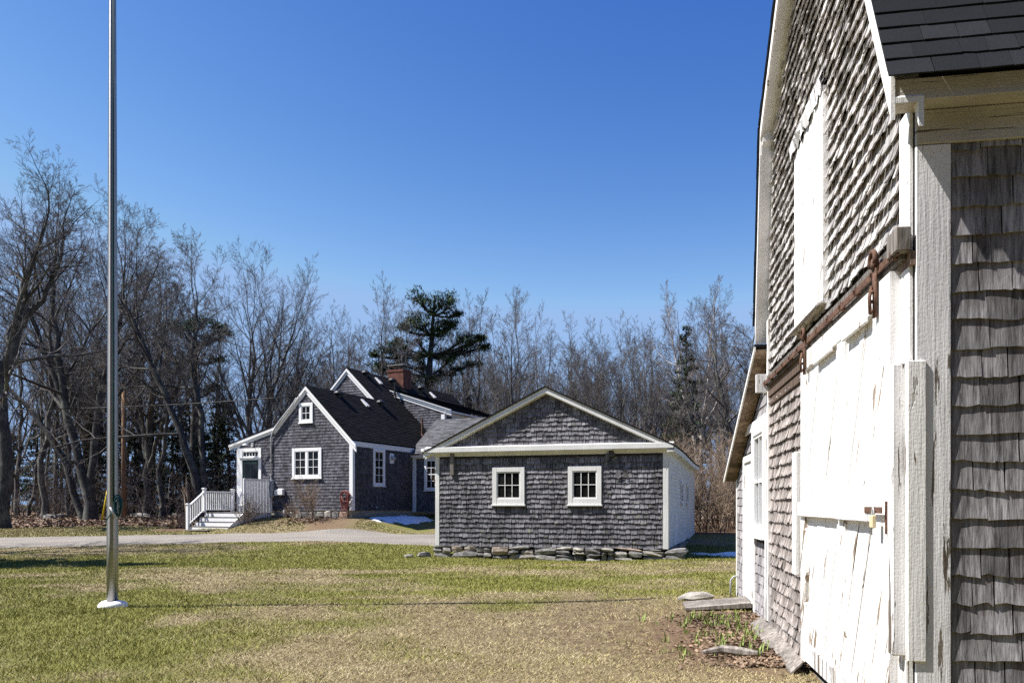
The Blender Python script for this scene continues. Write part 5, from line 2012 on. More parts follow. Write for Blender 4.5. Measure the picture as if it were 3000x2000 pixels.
T3 = make_tree('bare_tree', 'slanting dark trunk leaning left against the forked tree at the far left', 'tree', -26.2, 48.8,
               [[(0, 0, -0.3, .3), (-1.1, 0, 3.4, .27), (-2.6, 0.1, 5.8, .22), (-4.0, 0.1, 7.4, .17), (-5.2, 0.1, 8.6, .10)]], [(9, 0.35, 50, 0.35, 0.5, 6, 0.12, 0.10, 5), (6, 0.2, 40, 0.4, 0.5, 4, 0.14, 0.05, 3), (5, 0.2, 40, 0.4, 0.6, 3, 0.14, 0.03, 3)], 103, group=GB)
T4 = make_tree('bare_tree', 'bare tree with a split trunk leaning left over the porch railing', 'tree', -17.1, 43.5,
               [[(0.3, 0, -0.3, .42), (-0.1, 0, 2.0, .36), (-1.0, 0, 5.0, .27), (-1.9, 0.1, 7.0, .24), (-3.2, 0.2, 9.8, .19), (-4.2, 0.2, 12.2, .11), (-4.4, 0.3, 14.6, .04)],
                [(0.2, 0.1, 2.0, .26), (0.05, 0.2, 6, .22), (-0.6, 0.2, 9, .19), (-0.2, 0.3, 11, .11), (-0.3, 0.2, 13.2, .03)]], SPREAD, 104, group=GB, slim=0.66)
# splintered stub at its foot
sb = MB()
random.seed(4)
for i in range(7):
    x, y = random.uniform(-0.4, 0.1), random.uniform(-0.3, 0.0)
    sb.tube([(x - 0.1, y - 0.2, 0.2), (x - 0.25, y - 0.25, 1.5 + random.uniform(-0.3, 0.5)), (x - 0.4 + random.uniform(-.15, .15), y - 0.25, 2.3 + random.uniform(-0.4, 0.6))], [0.13, 0.08, 0.012], 5)
sb.build('splintered_stub', M['brush'], T4)
T5 = make_tree('bare_tree', 'tall bare tree with two upright stems rising behind the house gable', 'tree', at(752, 52), 52,
               [[(-0.2, 0, -0.3, .34), (-0.4, 0, 5, .29), (-0.5, 0.2, 8, .22), (-0.1, 0.1, 10.5, .13), (-0.6, 0.1, 13.4, .04)],
                [(0.5, 0.3, -0.3, .32), (0.7, 0.2, 5, .27), (0.9, 0.1, 8, .2), (1.8, 0.2, 10.5, .13), (2.6, 0, 12.8, .04)],
                [(0.75, 0.2, 5.0, .18), (2.2, 0, 7.4, .14), (3.3, 0, 10, .05)]], VASE, 105, 'bark_grey', group=GB, slim=0.66)
T6 = make_tree('bare_tree', 'vase-shaped pale bare tree rising over the garage ridge, left of centre', 'tree', at(1490, 54), 54,
               [straight(11.2, .28, (0.2, 0), 0.4, 6)], VASE, 106, 'bark_grey', group=GB)
T7 = make_tree('bare_tree', 'slim bare tree standing between the twin-stemmed tree and the pine', 'tree', at(1110, 58), 58,
               [straight(15.5, .22, (0.3, 0), 0.5, 7), straight(14, .16, (1.6, 0.4), 0.4, 8, (0.5, 0.2))], SLIM, 107, 'bark_grey', group=GB)
T8 = make_tree('bare_tree', 'straight grey trunk standing to the right of the utility pole', 'tree', at(472, 52), 52,
               [straight(15.5, .25, (0.5, 0), 0.6, 9)], SLIM, 108, 'bark_grey', group=GB)
B1 = make_tree('birch_tree', 'white-barked birch leaning left in front of the dark spruce, right of the garage roof', 'tree', at(2062, 50), 50,
               [[(0, 0, -0.3, .15), (-0.6, 0, 5, .12), (-1.6, 0.1, 9, .085), (-2.2, 0.1, 13.0, .03)]], SLIM, 109, 'birch', 'twig_red', group='birches by the garage')
B2 = clone(B1, 'second white-barked birch, upright, close to the right of the leaning birch', at(2040, 52), 52, 1.9, 1.02, 'birches by the garage')
T9 = make_tree('bare_tree', 'open dark-limbed bare tree beside the white barn roof edge on the right', 'tree', at(2160, 41), 41,
               [[(0, 0, -0.3, .24), (-0.1, 0, 4, .2), (-0.9, 0.1, 7, .14), (-1.3, 0.2, 9.2, .04)],
                [(0, 0, 2.6, .16), (0.5, 0.1, 6, .13), (0.9, 0, 9.8, .05)],
                [(-0.1, 0, 2.0, .14), (-1.8, 0.2, 4.6, .11), (-3.0, 0.2, 6.8, .05)]], SPREAD, 110, 'bark_grey', group=GB)
T10 = make_tree('bare_tree', 'young many-stemmed bare tree behind the right slope of the garage roof', 'tree', at(1830, 57), 57,
                [straight(11, .2, (-0.6, 0), 0.5, 11), straight(10.2, .18, (1.5, 0.3), 0.5, 12, (0.6, 0)), straight(9.5, .15, (-2.0, 0.2), 0.4, 13, (-0.5, 0.3))], VASE, 111, 'bark_grey', group=GB)

named = [
    (T6, 'bare tree close behind the right end of the house roof', 1420, 62, 0.8, 0.80),
    (T10, 'bare tree behind the garage ridge, first to the right of the vase-shaped tree', 1640, 60, 2.1, 0.86),
    (T5, 'twin-stemmed bare tree above the middle of the garage right slope', 1730, 64, 1.1, 0.82),
    (T7, 'slim bare tree rising between two garage-roof trees and the birches', 1915, 58, 2.4, 0.80),
    (T8, 'thin bare tree just left of the chimney in front of the pine', 1165, 55, 0.6, 0.86),
    (T7, 'slim bare tree left of the main house gable peak', 985, 57, 3.5, 0.86),
    (T10, 'many-stemmed bare tree behind the house gable on the right of the twin-stemmed tree', 880, 60, 0.2, 0.90),
    (T9, 'open-crowned bare tree with the crown top right of the flagpole', 430, 55, 2.6, 1.55),
    (T8, 'slender bare trunk a little to the right of the utility pole', 420, 60, 4.0, 1.1),
    (T8, 'slender bare trunk halfway between the far left trunk and the forked tree', 130, 50, 1.3, 1.18),
    (T7, 'slim bare tree right behind the forked tree at the left', 205, 56, 5.2, 1.08),
    (T6, 'spreading bare tree filling the gap left of the twin-stemmed tree', 640, 62, 3.0, 0.92),
    (T10, 'bare tree whose crown shows over the far left trunk', 50, 56, 4.4, 1.32),
    (T5, 'bare twin tree behind the flagpole, its crown left of the pole top', 275, 62, 2.7, 1.10),
    (T7, 'slim bare tree at the right edge of the woods beside the lean-to roof', 2110, 56, 1.0, 0.82),
    (T6, 'bare tree between the pine and the vase-shaped tree', 1400, 70, 4.9, 0.86),
    (T9, 'low crooked bare tree close behind the house chimney', 1290, 58, 5.5, 0.95),
    (T10, 'bare tree behind the two birches', 1990, 66, 5.7, 0.84),
]
for (src, lab, px, Y, rz, s_) in named:
    clone(src, lab, at(px, Y), Y, rz, s_, GB)


# the dense row that closes the view behind the buildings
rr_ = np.random.default_rng(88)
for (lab, x0, x1, n_, y0, y1, s0, s1, grp) in [
    ('slim bare tree in the dense row of woods left of the house', -10, 690, 9, 58, 78, 1.0, 1.28, 'dense row of bare trees left of the house'),
    ('slim bare tree in the dense row between house gable and garage ridge', 780, 1560, 18, 60, 80, 0.92, 1.12, 'dense row of bare trees behind the house'),
    ('slim bare tree in the dense row behind the right slope of the garage', 1560, 2230, 17, 58, 80, 0.82, 1.05, 'dense row of bare trees behind the garage')]:
    for k in range(n_):
        px = x0 + (x1 - x0) * (k + rr_.uniform(0.1, 0.9)) / n_
        Y_ = rr_.uniform(y0, y1)
        clone([T6, T7, T8, T10, T9, T7][k % 6], lab, at(px, Y_), Y_, rr_.uniform(0, 6.28), rr_.uniform(s0, s1) * (1.2 if k % 6 == 4 else 1.0) * (Y_ / 66) ** 0.6, grp)

# conifers
def needle_tris(rng_, C, size, spread, flat=0.6):
    """leaf-sized needle sprays round centres C (n,3)"""
    n_ = len(C)
    p = C + rng_.normal(0, 1, (n_, 3)) * np.array([spread, spread, spread * flat])
    d = rng_.normal(0, 1, (n_, 3))
    d[:, 2] = np.abs(d[:, 2]) * 0.7 + 0.1
    d /= np.linalg.norm(d, axis=1, keepdims=True)
    a, b = ortho(d)
    s_ = size * rng_.uniform(0.6, 1.4, (n_, 1))
    V = np.stack([p - a * s_ * 0.16, p + a * s_ * 0.16, p + d * s_], 1).reshape(-1, 3)
    F_ = np.arange(3 * n_).reshape(-1, 3)
    rd = np.repeat(rng_.uniform(0, 1, n_), 3)
    return V, F_, rd


def pine(name, label, x, y, clumps, trunk, seed, dens=55):
    clumps = [(a_, b_, c_, r1_ * 1.08, r2_ * 1.05) for a_, b_, c_, r1_, r2_ in clumps]
    rng_ = np.random.default_rng(seed)
    t = thing(name, label, 'tree', (x, y, float(elev(x, y))))
    C = []
    limbs = []
    tr_ = resample(trunk, 12)
    for (cx, cy, cz, rx, rz_) in clumps:
        n_ = int(dens * rx * rx * rz_ * 8) + 560
        q = rng_.normal(0, 1, (n_, 3))
        q /= np.linalg.norm(q, axis=1, keepdims=True)
        q *= rng_.uniform(0.15, 1.0, (n_, 1)) ** 0.5
        # break each clump into tufts
        m_ = max(10, int(26 * rx))
        cen = rng_.normal(0, 1, (m_, 3))
        cen /= np.linalg.norm(cen, axis=1, keepdims=True)
        cen *= rng_.uniform(0.25, 1.0, (m_, 1))
        pick = rng_.integers(0, m_, n_)
        q = cen[pick] + q * 0.27
        C.append(np.array([cx, cy, cz]) + q * np.array([rx * 1.15, rx * 1.0, rz_]))
        i = int(np.argmin(np.abs(tr_[:, 2] - (cz - 0.8))))
        p0 = tr_[i, :3]
        p1 = np.array([cx, cy, cz])
        mid = (p0 + p1) / 2 + np.array([0, 0, -0.2])
        limbs.append([(*p0, .09), (*mid, .07), (*p1, .03)])
        for cc in cen[:8]:
            p2 = p1 + cc * np.array([rx, rx * .9, rz_]) * 0.85
            limbs.append([(*mid, .04), (*((mid + p2) / 2 + [0, 0, -0.1]), .03), (*p2, .012)])
    C = np.concatenate(C)
    V, F_, rd = needle_tris(rng_, C, 0.22, 0.13)
    me = mesh_np('needles', V, F_, dict(rnd=rd))
    link('needles', me, M['pine'], t)
    T_ = np.array([resample(l_, 6)[:, :3] for l_ in limbs])
    R_ = np.array([resample(l_, 6)[:, 3] for l_ in limbs])
    V, F_ = tubes([(T_, R_, 5)])
    link('limbs', mesh_np('limbs', V, F_, None, True), M['bark'], t)
    V, F_ = tubes([(tr_[None, :, :3], tr_[None, :, 3], 9)])
    link('trunk', mesh_np('trunk', V, F_, None, True), M['bark'], t)
    return t


def pc(px, py, Y, ref, dy=0.0):
    return ((px - ref) / 2333.0 * Y, dy, 1.6 + (1477 - py) / 2333.0 * Y - 0.85)


Yp = 60
rp_ = 1235
cl_ = []
for (px, py, rx, rz_, dy) in [(1230, 880, .85, .8, 0), (1262, 900, 1.0, .8, -.4), (1300, 868, .75, .9, .3), (1318, 900, .7, .7, -.3), (1285, 940, 1.1, .8, .3), (1240, 950, 1.1, .8, -.6),
                              (1205, 930, .7, .6, .5), (1310, 958, .9, .5, 0), (1340, 918, .35, .3, .2), (1275, 985, 1.1, .6, -.4), (1220, 990, .8, .5, .5), (1330, 950, .4, .3, 0), (1180, 960, .6, .4, 0),
                              (1160, 1000, .7, .4, .5), (1130, 1030, .8, .4, -.5), (1110, 1065, .7, .4, .3), (1175, 1050, .7, .4, 0), (1260, 1030, .8, .5, .4), (1355, 1000, .9, .7, -.3), (1385, 1008, .9, .55, .3),
                              (1345, 1035, .8, .4, .4), (1410, 990, .5, .3, 0), (1315, 1060, .7, .4, -.6), (1120, 1090, .6, .3, 0), (1230, 1075, .7, .35, .6), (1295, 1095, .8, .4, .5), (1150, 1075, .8, .4, -.4), (1200, 1110, .9, .4, .4), (1260, 1120, .9, .4, -.5), (1340, 1085, .8, .4, .2), (1390, 1065, .8, .4, 0), (1170, 1022, .8, .4, -.2), (1290, 1040, .8, .5, .5), (1240, 1052, .8, .5, -.6), (1420, 1015, .5, .3, .2), (1100, 1040, .5, .3, .2)]:
    cl_.append((*pc(px, py, Yp, rp_, dy), rx, rz_))
pine('pine_tree', 'tall dark green pine towering behind the chimney', at(rp_, Yp), Yp, cl_, [(0, 0, -0.3, .42), (0.1, 0, 6, .34), (0.6, 0, 11, .24), (1.0, 0, 16.5, .06)], 201, 60)
Yp = 58
rp_ = 560
cl_ = []
for (px, py, rx, rz_, dy) in [(520, 955, .8, .4, 0), (560, 945, 1.0, .5, .4), (600, 948, 1.0, .45, -.4), (640, 960, .8, .4, .2), (545, 975, .9, .4, -.5), (610, 985, 1.0, .4, .5), (655, 975, .5, .3, 0), (575, 1010, .8, .35, 0),
                              (520, 1050, .7, .3, .5), (640, 1055, .7, .3, -.5), (560, 1100, .8, .3, .4), (620, 1140, .8, .35, 0)]:
    cl_.append((*pc(px, py, Yp, rp_, dy), rx, rz_))
pine('pine_tree', 'flat-topped dark pine half hidden by bare trees, left of the house', at(rp_, Yp), Yp, cl_, [(0, 0, -0.3, .3), (0.2, 0, 6, .25), (0.4, 0, 13.5, .06)], 202, 45)


def spruce_mesh(seed, h, r0, zlow, n_br=150, bare=0.0):
    rng_ = np.random.default_rng(seed)
    z = zlow + (h - zlow) * rng_.uniform(0, 1, n_br) ** 0.85
    az = rng_.uniform(0, 6.28, n_br)
    ln = r0 * (1 - (z - zlow) / (h - zlow)) ** 0.8 * rng_.uniform(0.6, 1.15, n_br) + 0.15
    K = 6
    t = np.linspace(0, 1, K)
    P = np.zeros((n_br, K, 3))
    P[:, :, 0] = np.cos(az)[:, None] * ln[:, None] * t
    P[:, :, 1] = np.sin(az)[:, None] * ln[:, None] * t
    P[:, :, 2] = z[:, None] + ln[:, None] * (-0.35 * t + 0.22 * t ** 2)
    R_ = np.repeat((0.018 * (1.15 - t))[None], n_br, 0)
    C = []
    for i in range(n_br):
        if rng_.random() < bare:
            continue
        n_ = int(26 * ln[i]) + 6
        tt = rng_.uniform(0.15, 1, n_) ** 0.7
        x = np.stack([np.interp(tt, t, P[i, :, c]) for c in range(3)], 1)
        side = rng_.normal(0, 0.16, n_) * (1.2 - tt)
        x[:, 0] += -np.sin(az[i]) * side * ln[i] * 0.8
        x[:, 1] += np.cos(az[i]) * side * ln[i] * 0.8
        x[:, 2] -= np.abs(rng_.normal(0, 0.05, n_))
        C.append(x)
    C = np.concatenate(C)
    V, F_, rd = needle_tris(rng_, C, 0.26, 0.05)
    a = mesh_np('needles', V, F_, dict(rnd=rd))
    a.materials.append(M['spruce'])
    tr_ = np.array([[(0, 0, -0.3), (0, 0, h * 0.5), (0, 0, h)]], float)
    V, F_ = tubes([(P, R_, 3), (tr_, np.array([[.16, .1, .02]]), 7)])
    b = mesh_np('trunk', V, F_, None, True)
    b.materials.append(M['bark'])
    return a, b


def spruce_thing(label, x, y, meshes, s_, rz, group):
    t = thing('spruce_tree', label, 'tree', (x, y, float(elev(x, y))), rz, group)
    t.scale = (s_, s_, s_)
    link('needles', meshes[0], None, t)
    link('trunk', meshes[1], None, t)
    return t


S_big = spruce_mesh(301, 11.5, 2.1, 1.0, 210, 0.25)
S_mid = spruce_mesh(302, 8.5, 2.2, 0.3, 190)
S_low = spruce_mesh(303, 6.0, 2.3, 0.1, 150)
spruce_thing('half-bare dark spruce behind the birches at the right end of the garage', at(2010, 47), 47, S_big, 1.0, 0.3, 'spruces')
GS = 'dark young spruces in the woods on the left'
for (px, Y, mm_, s_, lab) in [(275, 62, S_mid, 1.0, 'dark spruce just behind the forked bare trunk'), (330, 66, S_mid, 1.05, 'dark spruce hidden by the flagpole'), (395, 60, S_low, 1.05, 'low dark spruce right of the utility pole'),
                              (450, 66, S_mid, 1.05, 'dark spruce behind the straight grey trunk'), (505, 58, S_low, 1.1, 'low dark spruce left of the porch railing'), (545, 64, S_mid, 1.05, 'dark spruce above the porch stair post'),
                              (600, 56, S_low, 1.0, 'low dark spruce behind the porch balusters'), (640, 62, S_mid, 1.1, 'dark spruce right behind the split leaning trunk'), (670, 60, S_mid, 1.0, 'dark spruce touching the left corner of the house'),
                              (110, 70, S_mid, 1.0, 'dark spruce far back, right of the far left trunk'), (180, 68, S_low, 1.15, 'low dark spruce left of the forked trunk'), (40, 72, S_low, 1.2, 'low dark spruce at the far left edge of the woods'),
                              (1370, 66, S_mid, 1.15, 'dark spruce behind the right end of the house roof'), (1310, 70, S_mid, 1.25, 'dark spruce to the right of the chimney')]:
    spruce_thing(lab, at(px, Y), Y, mm_, s_, px * 0.37, GS)

# off-frame tree whose shade falls on the lawn at the left
clone(T6, 'bare tree on the lawn beyond the left edge of the picture', -19.5, 25.5, 2.0, 1.0, GB)
spruce_thing('dark spruce on the lawn beyond the left edge of the picture', -17.2, 21.6, S_mid, 1.2, 1.1, GS)

# unseen evergreen woods behind the viewer, one mass shaped to cut sky fill
rng_ = np.random.default_rng(66)
VV, FF, RD = [], [], []
nb0 = 0
for k in range(115):
    x = rng_.uniform(-60, 50)
    y = rng_.uniform(-34, -13) - 0.1 * abs(x)
    h_ = rng_.uniform(18, 25)
    n_ = 1100
    z = h_ * (0.04 + 0.96 * rng_.uniform(0, 1, n_) ** 1.2)
    az = rng_.uniform(0, 6.28, n_)
    r0_ = 4.0 * (1 - z / h_) ** 0.8 * rng_.uniform(0.3, 1.1, n_)
    C = np.stack([x + r0_ * np.cos(az), y + r0_ * np.sin(az), z], 1)
    V, F_, rd = needle_tris(rng_, C, 1.9, 0.25)
    VV.append(V)
    FF.append(F_ + nb0)
    RD.append(rd)
    nb0 += len(V)
link('unseen_evergreen_woods', mesh_np('unseen_evergreen_woods', np.concatenate(VV), np.concatenate(FF), dict(rnd=np.concatenate(RD))), M['spruce'], kind='stuff', label='unseen evergreen woods behind the viewer, shaped to block sky light')

# far woods: one mass of thin stems, and the undergrowth
rng_ = np.random.default_rng(55)
nt = 95
X = rng_.uniform(-72, 46, nt)
Y = rng_.uniform(62, 98, nt)
Hh = rng_.uniform(12, 18, nt) * np.where(X < -18, 1.1, 0.95)
P = np.stack([X, Y, elev(X, Y) - 0.2], 1)
D = np.tile([0, 0, 1.0], (nt, 1)) + rng_.normal(0, 0.06, (nt, 3))
p0, r0 = grow(rng_, P, D, Hh, rng_.uniform(0.07, 0.16, nt), 7, 0.05, 0.05, 0.15)
q = kids(rng_, p0, r0, Hh, 15, 0.3, 42, 12, 0.26, 0.5, 0.012)
p1, r1 = grow(rng_, *q, 4, 0.13, 0.06, 0.35)
q2 = kids(rng_, p1, r1, q[2], 7, 0.15, 38, 10, 0.45, 0.6, 0.009)
p2, r2 = grow(rng_, *q2, 2, 0.14, 0.04, 0.5)
q3 = kids(rng_, p2, r2, q2[2], 3, 0.2, 38, 10, 0.55, 0.8, 0.008)
p3, r3 = grow(rng_, *q3, 1, 0.1, 0.03, 0.6)
V, F_ = tubes([(p0, r0, 5), (p1, r1, 3), (p2, r2, 3), (p3, r3, 3)])
link('distant_woods', mesh_np('distant_woods', V, F_, None, True), M['twig'], kind='stuff', label='distant mass of bare grey woods behind the buildings')

ns = 900
X = np.concatenate([rng_.uniform(-34, -8, 500), rng_.uniform(-40, 30, ns - 500)])
Y = np.concatenate([rng_.uniform(50, 64, 500), rng_.uniform(58, 80, ns - 500)])
ok = ~in_house(X, Y, 1.0)
X, Y = X[ok], Y[ok]
nn_ = len(X)
Hh = rng_.uniform(1.2, 5.0, nn_)
p0, r0 = grow(rng_, np.stack([X, Y, elev(X, Y) - 0.1], 1), np.tile([0, 0, 1.0], (nn_, 1)) + rng_.normal(0, 0.2, (nn_, 3)), Hh, rng_.uniform(0.015, 0.04, nn_), 5, 0.1, 0.04, 0.3)
q = kids(rng_, p0, r0, Hh, 6, 0.15, 45, 12, 0.4, 0.6, 0.007)
p1, r1 = grow(rng_, *q, 1, 0.15, 0.04, 0.5)
q2 = kids(rng_, p1, r1, q[2], 3, 0.2, 42, 12, 0.5, 0.8, 0.006)
p2, r2 = grow(rng_, *q2, 1, 0.1, 0.03, 0.5)
V, F_ = tubes([(p0, r0, 4), (p1, r1, 3), (p2, r2, 3)])
link('undergrowth', mesh_np('undergrowth', V, F_, None, True), M['twig_red'], kind='stuff', label='leafless saplings and undergrowth on the woods floor')

# dry brush thicket behind the garage, right
ns = 520
X = rng_.uniform(0, 1, ns)
Y = rng_.uniform(0, 1, ns)
bx_ = 5.6 + 10 * X
by_ = 33 + 7.0 * Y + 0.1 * X
lx_, ly_ = to_local(bx_, by_, GAR_O, GAR_R)
ok = (lx_ > GW + 0.9) | (ly_ > GD + 0.8)
bx_, by_ = bx_[ok], by_[ok]
nn_ = len(bx_)
Hh = rng_.uniform(2.2, 4.6, nn_)
p0, r0 = grow(rng_, np.stack([bx_, by_, elev(bx_, by_) - 0.1], 1), np.tile([0, 0, 1.0], (nn_, 1)) + rng_.normal(0, 0.22, (nn_, 3)), Hh, rng_.uniform(0.012, 0.03, nn_), 6, 0.12, 0.03, 0.3)
q = kids(rng_, p0, r0, Hh, 12, 0.12, 40, 12, 0.34, 0.6, 0.006)
p1, r1 = grow(rng_, *q, 2, 0.18, 0.05, 0.5)
q2 = kids(rng_, p1, r1, q[2], 4, 0.2, 42, 12, 0.5, 0.8, 0.005)
p2, r2 = grow(rng_, *q2, 1, 0.12, 0.03, 0.5)
V, F_ = tubes([(p0, r0, 4), (p1, r1, 3), (p2, r2, 3)])
link('brush_thicket', mesh_np('brush_thicket', V, F_, None, True), M['brush'], kind='stuff', label='tall dry brown brush thicket between garage and barn')


# shrubs by the house
def shrub(name, label, x, y, h, n_, seed, mat, spread=0.35):
    r_ = np.random.default_rng(seed)
    P = np.stack([r_.normal(0, 0.10, n_), r_.normal(0, 0.10, n_), np.full(n_, -0.05)], 1)
    D = np.stack([r_.normal(0, spread, n_), r_.normal(0, spread, n_), np.ones(n_)], 1)
    L_ = h * r_.uniform(0.6, 1.05, n_)
    p0, r0 = grow(r_, P, D, L_, r_.uniform(0.008, 0.016, n_), 6, 0.1, 0.02, 0.4)
    q = kids(r_, p0, r0, L_, 10, 0.25, 38, 12, 0.38, 0.7, 0.005)
    p1, r1 = grow(r_, *q, 3, 0.16, 0.05, 0.6)
    q2 = kids(r_, p1, r1, q[2], 5, 0.2, 40, 12, 0.4, 0.9, 0.004)
    p2, r2 = grow(r_, *q2, 1, 0.1, 0.03, 0.7)
    t = thing(name, label, 'shrub', (x, y, float(elev(x, y))))
    V, F_ = tubes([(p0, r0, 5)])
    link('stems', mesh_np('stems', V, F_, None, True), M[mat], t)
    V, F_ = tubes([(p1, r1, 3), (p2, r2, 3)])
    link('twigs', mesh_np('twigs', V, F_, None, True), M[mat], t)
    return t


shrub('bare_shrub', 'leafless upright shrub in front of the double window of the house', -8.75, 34.85, 2.3, 16, 401, 'brush', 0.24)
x_, y_ = to_world(-4.1, -2.0, HOU_O, HOU_R)
shrub('bare_shrub', 'tangled leafless vine shrub against the boarded side of the porch', x_, y_, 1.5, 18, 402, 'twig_red', 0.4)
shrub('bare_shrub', 'low leafless shrub on the leaf mulch left of the porch steps', -15.6, 38.0, 1.0, 18, 403, 'twig_red', 0.5)
shrub('bare_shrub', 'small leafless shrub close against the house foundation below the conduit', -9.9, 35.7, 0.9, 12, 404, 'brush', 0.4)

# stones of an old wall at the edge of the woods
random.seed(14)
SW = 'stones of the tumbled wall at the edge of the woods'
for (px, Y, w_, lab) in [(145, 50, 0.9, 'pale stone at the wood edge left of the forked trunk'), (178, 51, 0.6, 'small stone right of the pale stone by the forked trunk'), (422, 52, 1.1, 'long pale stone on the leaves right of the utility pole'), (395, 53, 0.6, 'small stone right at the utility pole foot'), (350, 52, 0.6, 'round stone on the leaves behind the flagpole'), (520, 54, 0.7, 'stone on the leaves left of the porch')]:
    x_ = at(px, Y)
    rock('field_stone', (x_, Y, float(elev(x_, Y)) + 0.12), (w_, 0.6, 0.45), random.uniform(-0.4, 0.4), None, lab, 'stone', SW)

# utility pole, guy guard and wires
ux, uy = at(363, 52), 52
up = thing('utility_pole', 'brown wooden utility pole in the woods just right of the flagpole', 'utility pole', (ux, uy, float(elev(ux, uy))))
MB().tube([(0, 0, -0.3), (0, 0, 5), (0, 0, 8.8)], [0.155, 0.145, 0.13], 12).build('pole', M['utility'], up, True)
gx_, gy_ = at(303, 47), 47
gw = thing('guy_wire_guard', 'yellow plastic guard on a slanting guy wire left of the flagpole', 'guy guard', (gx_, gy_, float(elev(gx_, gy_))))
MB().tube([(-0.12, 0, -0.1), (0.30, 0.05, 2.3)], 0.05, 8).build('guard', M['yellow'], gw, True)


def wire_obj(name, label, p, q, sagm, r_):
    pts = []
    for i in range(25):
        t = i / 24
        a = Vector(p).lerp(Vector(q), t)
        a.z -= sagm * 4 * t * (1 - t)
        pts.append(a)
    o = MB().tube(pts, r_, 5).build(name, M['wire'], None, True)
    o['label'] = label
    o['category'] = 'cable'
    return o


hx, hy = to_world(-2.85, -0.12, HOU_O, HOU_R)
wire_obj('service_cable', 'black service cable running from the left across the woods to the house gable', (-46, 43, 7.6), (hx, hy, 6.5), 0.75, 0.022)
wire_obj('overhead_cable', 'upper thin overhead cable crossing the woods behind the flagpole', (-75, 63.8, 9.4), (22, 64, 9.0), 0.8, 0.02)
wire_obj('overhead_cable', 'lower thin overhead cable crossing the woods behind the flagpole', (-75, 63.8, 8.5), (22, 64, 8.2), 0.8, 0.02)


# ------------------------------------------------------------------ lawn blades, leaves, shoots
def blades(name, nb_, xr, seed, ydist, label, hr=(0.018, 0.045)):
    r_ = np.random.default_rng(seed)
    y = ydist(r_.uniform(0, 1, nb_))
    x = r_.uniform(-1, 1, nb_) * (0.66 * y + 1.8)
    fr_, bk_ = driveway_edges(x)
    bx, by = to_local(x, y, BARN_O, BARN_R)
    gx_, gy_ = to_local(x, y, GAR_O, GAR_R)
    ok = (y < fr_ + 0.05 * r_.normal(0, 1, nb_)) & ~((bx > -0.03) & (by > -0.05) & (by < 8.9)) & ~((gx_ > -0.05) & (gx_ < GW + 0.1) & (gy_ > -0.12))
    br = np.clip(sstep(2.6, 0.3, np.hypot((x - 1.8) * 0.75, (y - 10.6) * 0.55)), 0, 1)
    ok &= r_.uniform(0, 1, nb_) > 0.75 * br * (fbm(x * 2.5, y * 2.5, 61, 3) > 0.42)
    ok &= r_.uniform(0, 1, nb_) > 0.85 * (litter_at(x, y) > 0.4)
    x, y = x[ok], y[ok]
    m_ = len(x)
    g = green_at(x, y)
    g = np.clip((g - 0.5) * 1.2 + 0.45 + r_.normal(0, 0.30, m_), 0, 1)
    g = sstep(0.3, 0.7, g)
    clump = fbm(x * 5, y * 5, 44, 2)
    hh = r_.uniform(*hr, m_) * (0.55 + 0.9 * clump) * (0.7 + 0.45 * g) * (1 + 0.012 * y)
    wd = (0.0016 + 0.00032 * y) * r_.uniform(0.7, 1.4, m_)
    az = r_.uniform(0, 6.28, m_)
    le = np.abs(r_.normal(0.75, 0.5, m_)) + (1 - g) * 0.9
    base = np.stack([x, y, elev(x, y) - 0.004], 1)
    a = np.stack([np.cos(az), np.sin(az), np.zeros(m_)], 1)
    az2 = r_.uniform(0, 6.28, m_)
    tip = base + np.stack([np.cos(az2) * le * hh, np.sin(az2) * le * hh, hh], 1)
    V = np.stack([base - a * wd[:, None], base + a * wd[:, None], tip], 1).reshape(-1, 3)
    F_ = np.arange(3 * m_).reshape(-1, 3)
    rd = np.clip(r_.uniform(0, 1, m_) * 0.75 + 0.5 * (fbm(x * 1.3, y * 1.3, 71, 3) - 0.25), 0, 1)
    me = mesh_np(name, V, F_, dict(rnd=np.repeat(rd, 3), green=np.repeat(g, 3)))
    link(name, me, M['blades'], kind='stuff', label=label)


blades('grass', 640000, None, 501, lambda u: 6.2 + (30.0 - 6.2) * u ** 1.3, 'short patchy green and straw coloured spring lawn')


def strip_grass():
    r_ = np.random.default_rng(502)
    m_ = 170000
    x = r_.uniform(-30, -1, m_)
    y = r_.uniform(28, 46, m_)
    fr_, bk_ = driveway_edges(x)
    ok = (y > bk_ + 0.08 * r_.normal(0, 1, m_)) & ~in_house(x, y, 0.0) & (litter_at(x, y) < 0.35)
    x, y = x[ok], y[ok]
    m_ = len(x)
    g = np.clip(r_.normal(0.35, 0.3, m_), 0, 1)
    hh = r_.uniform(0.03, 0.07, m_)
    wd = 0.014 * r_.uniform(0.7, 1.4, m_)
    az = r_.uniform(0, 6.28, m_)
    base = np.stack([x, y, elev(x, y) - 0.004], 1)
    a = np.stack([np.cos(az), np.sin(az), np.zeros(m_)], 1)
    tip = base + np.stack([r_.normal(0, 0.04, m_), r_.normal(0, 0.04, m_), hh], 1)
    V = np.stack([base - a * wd[:, None], base + a * wd[:, None], tip], 1).reshape(-1, 3)
    me = mesh_np('grass', V, np.arange(3 * m_).reshape(-1, 3), dict(rnd=np.repeat(r_.uniform(0, 1, m_), 3), green=np.repeat(g, 3)))
    link('grass', me, M['blades'], kind='stuff', label='yellowed grass strip between driveway and house')


strip_grass()


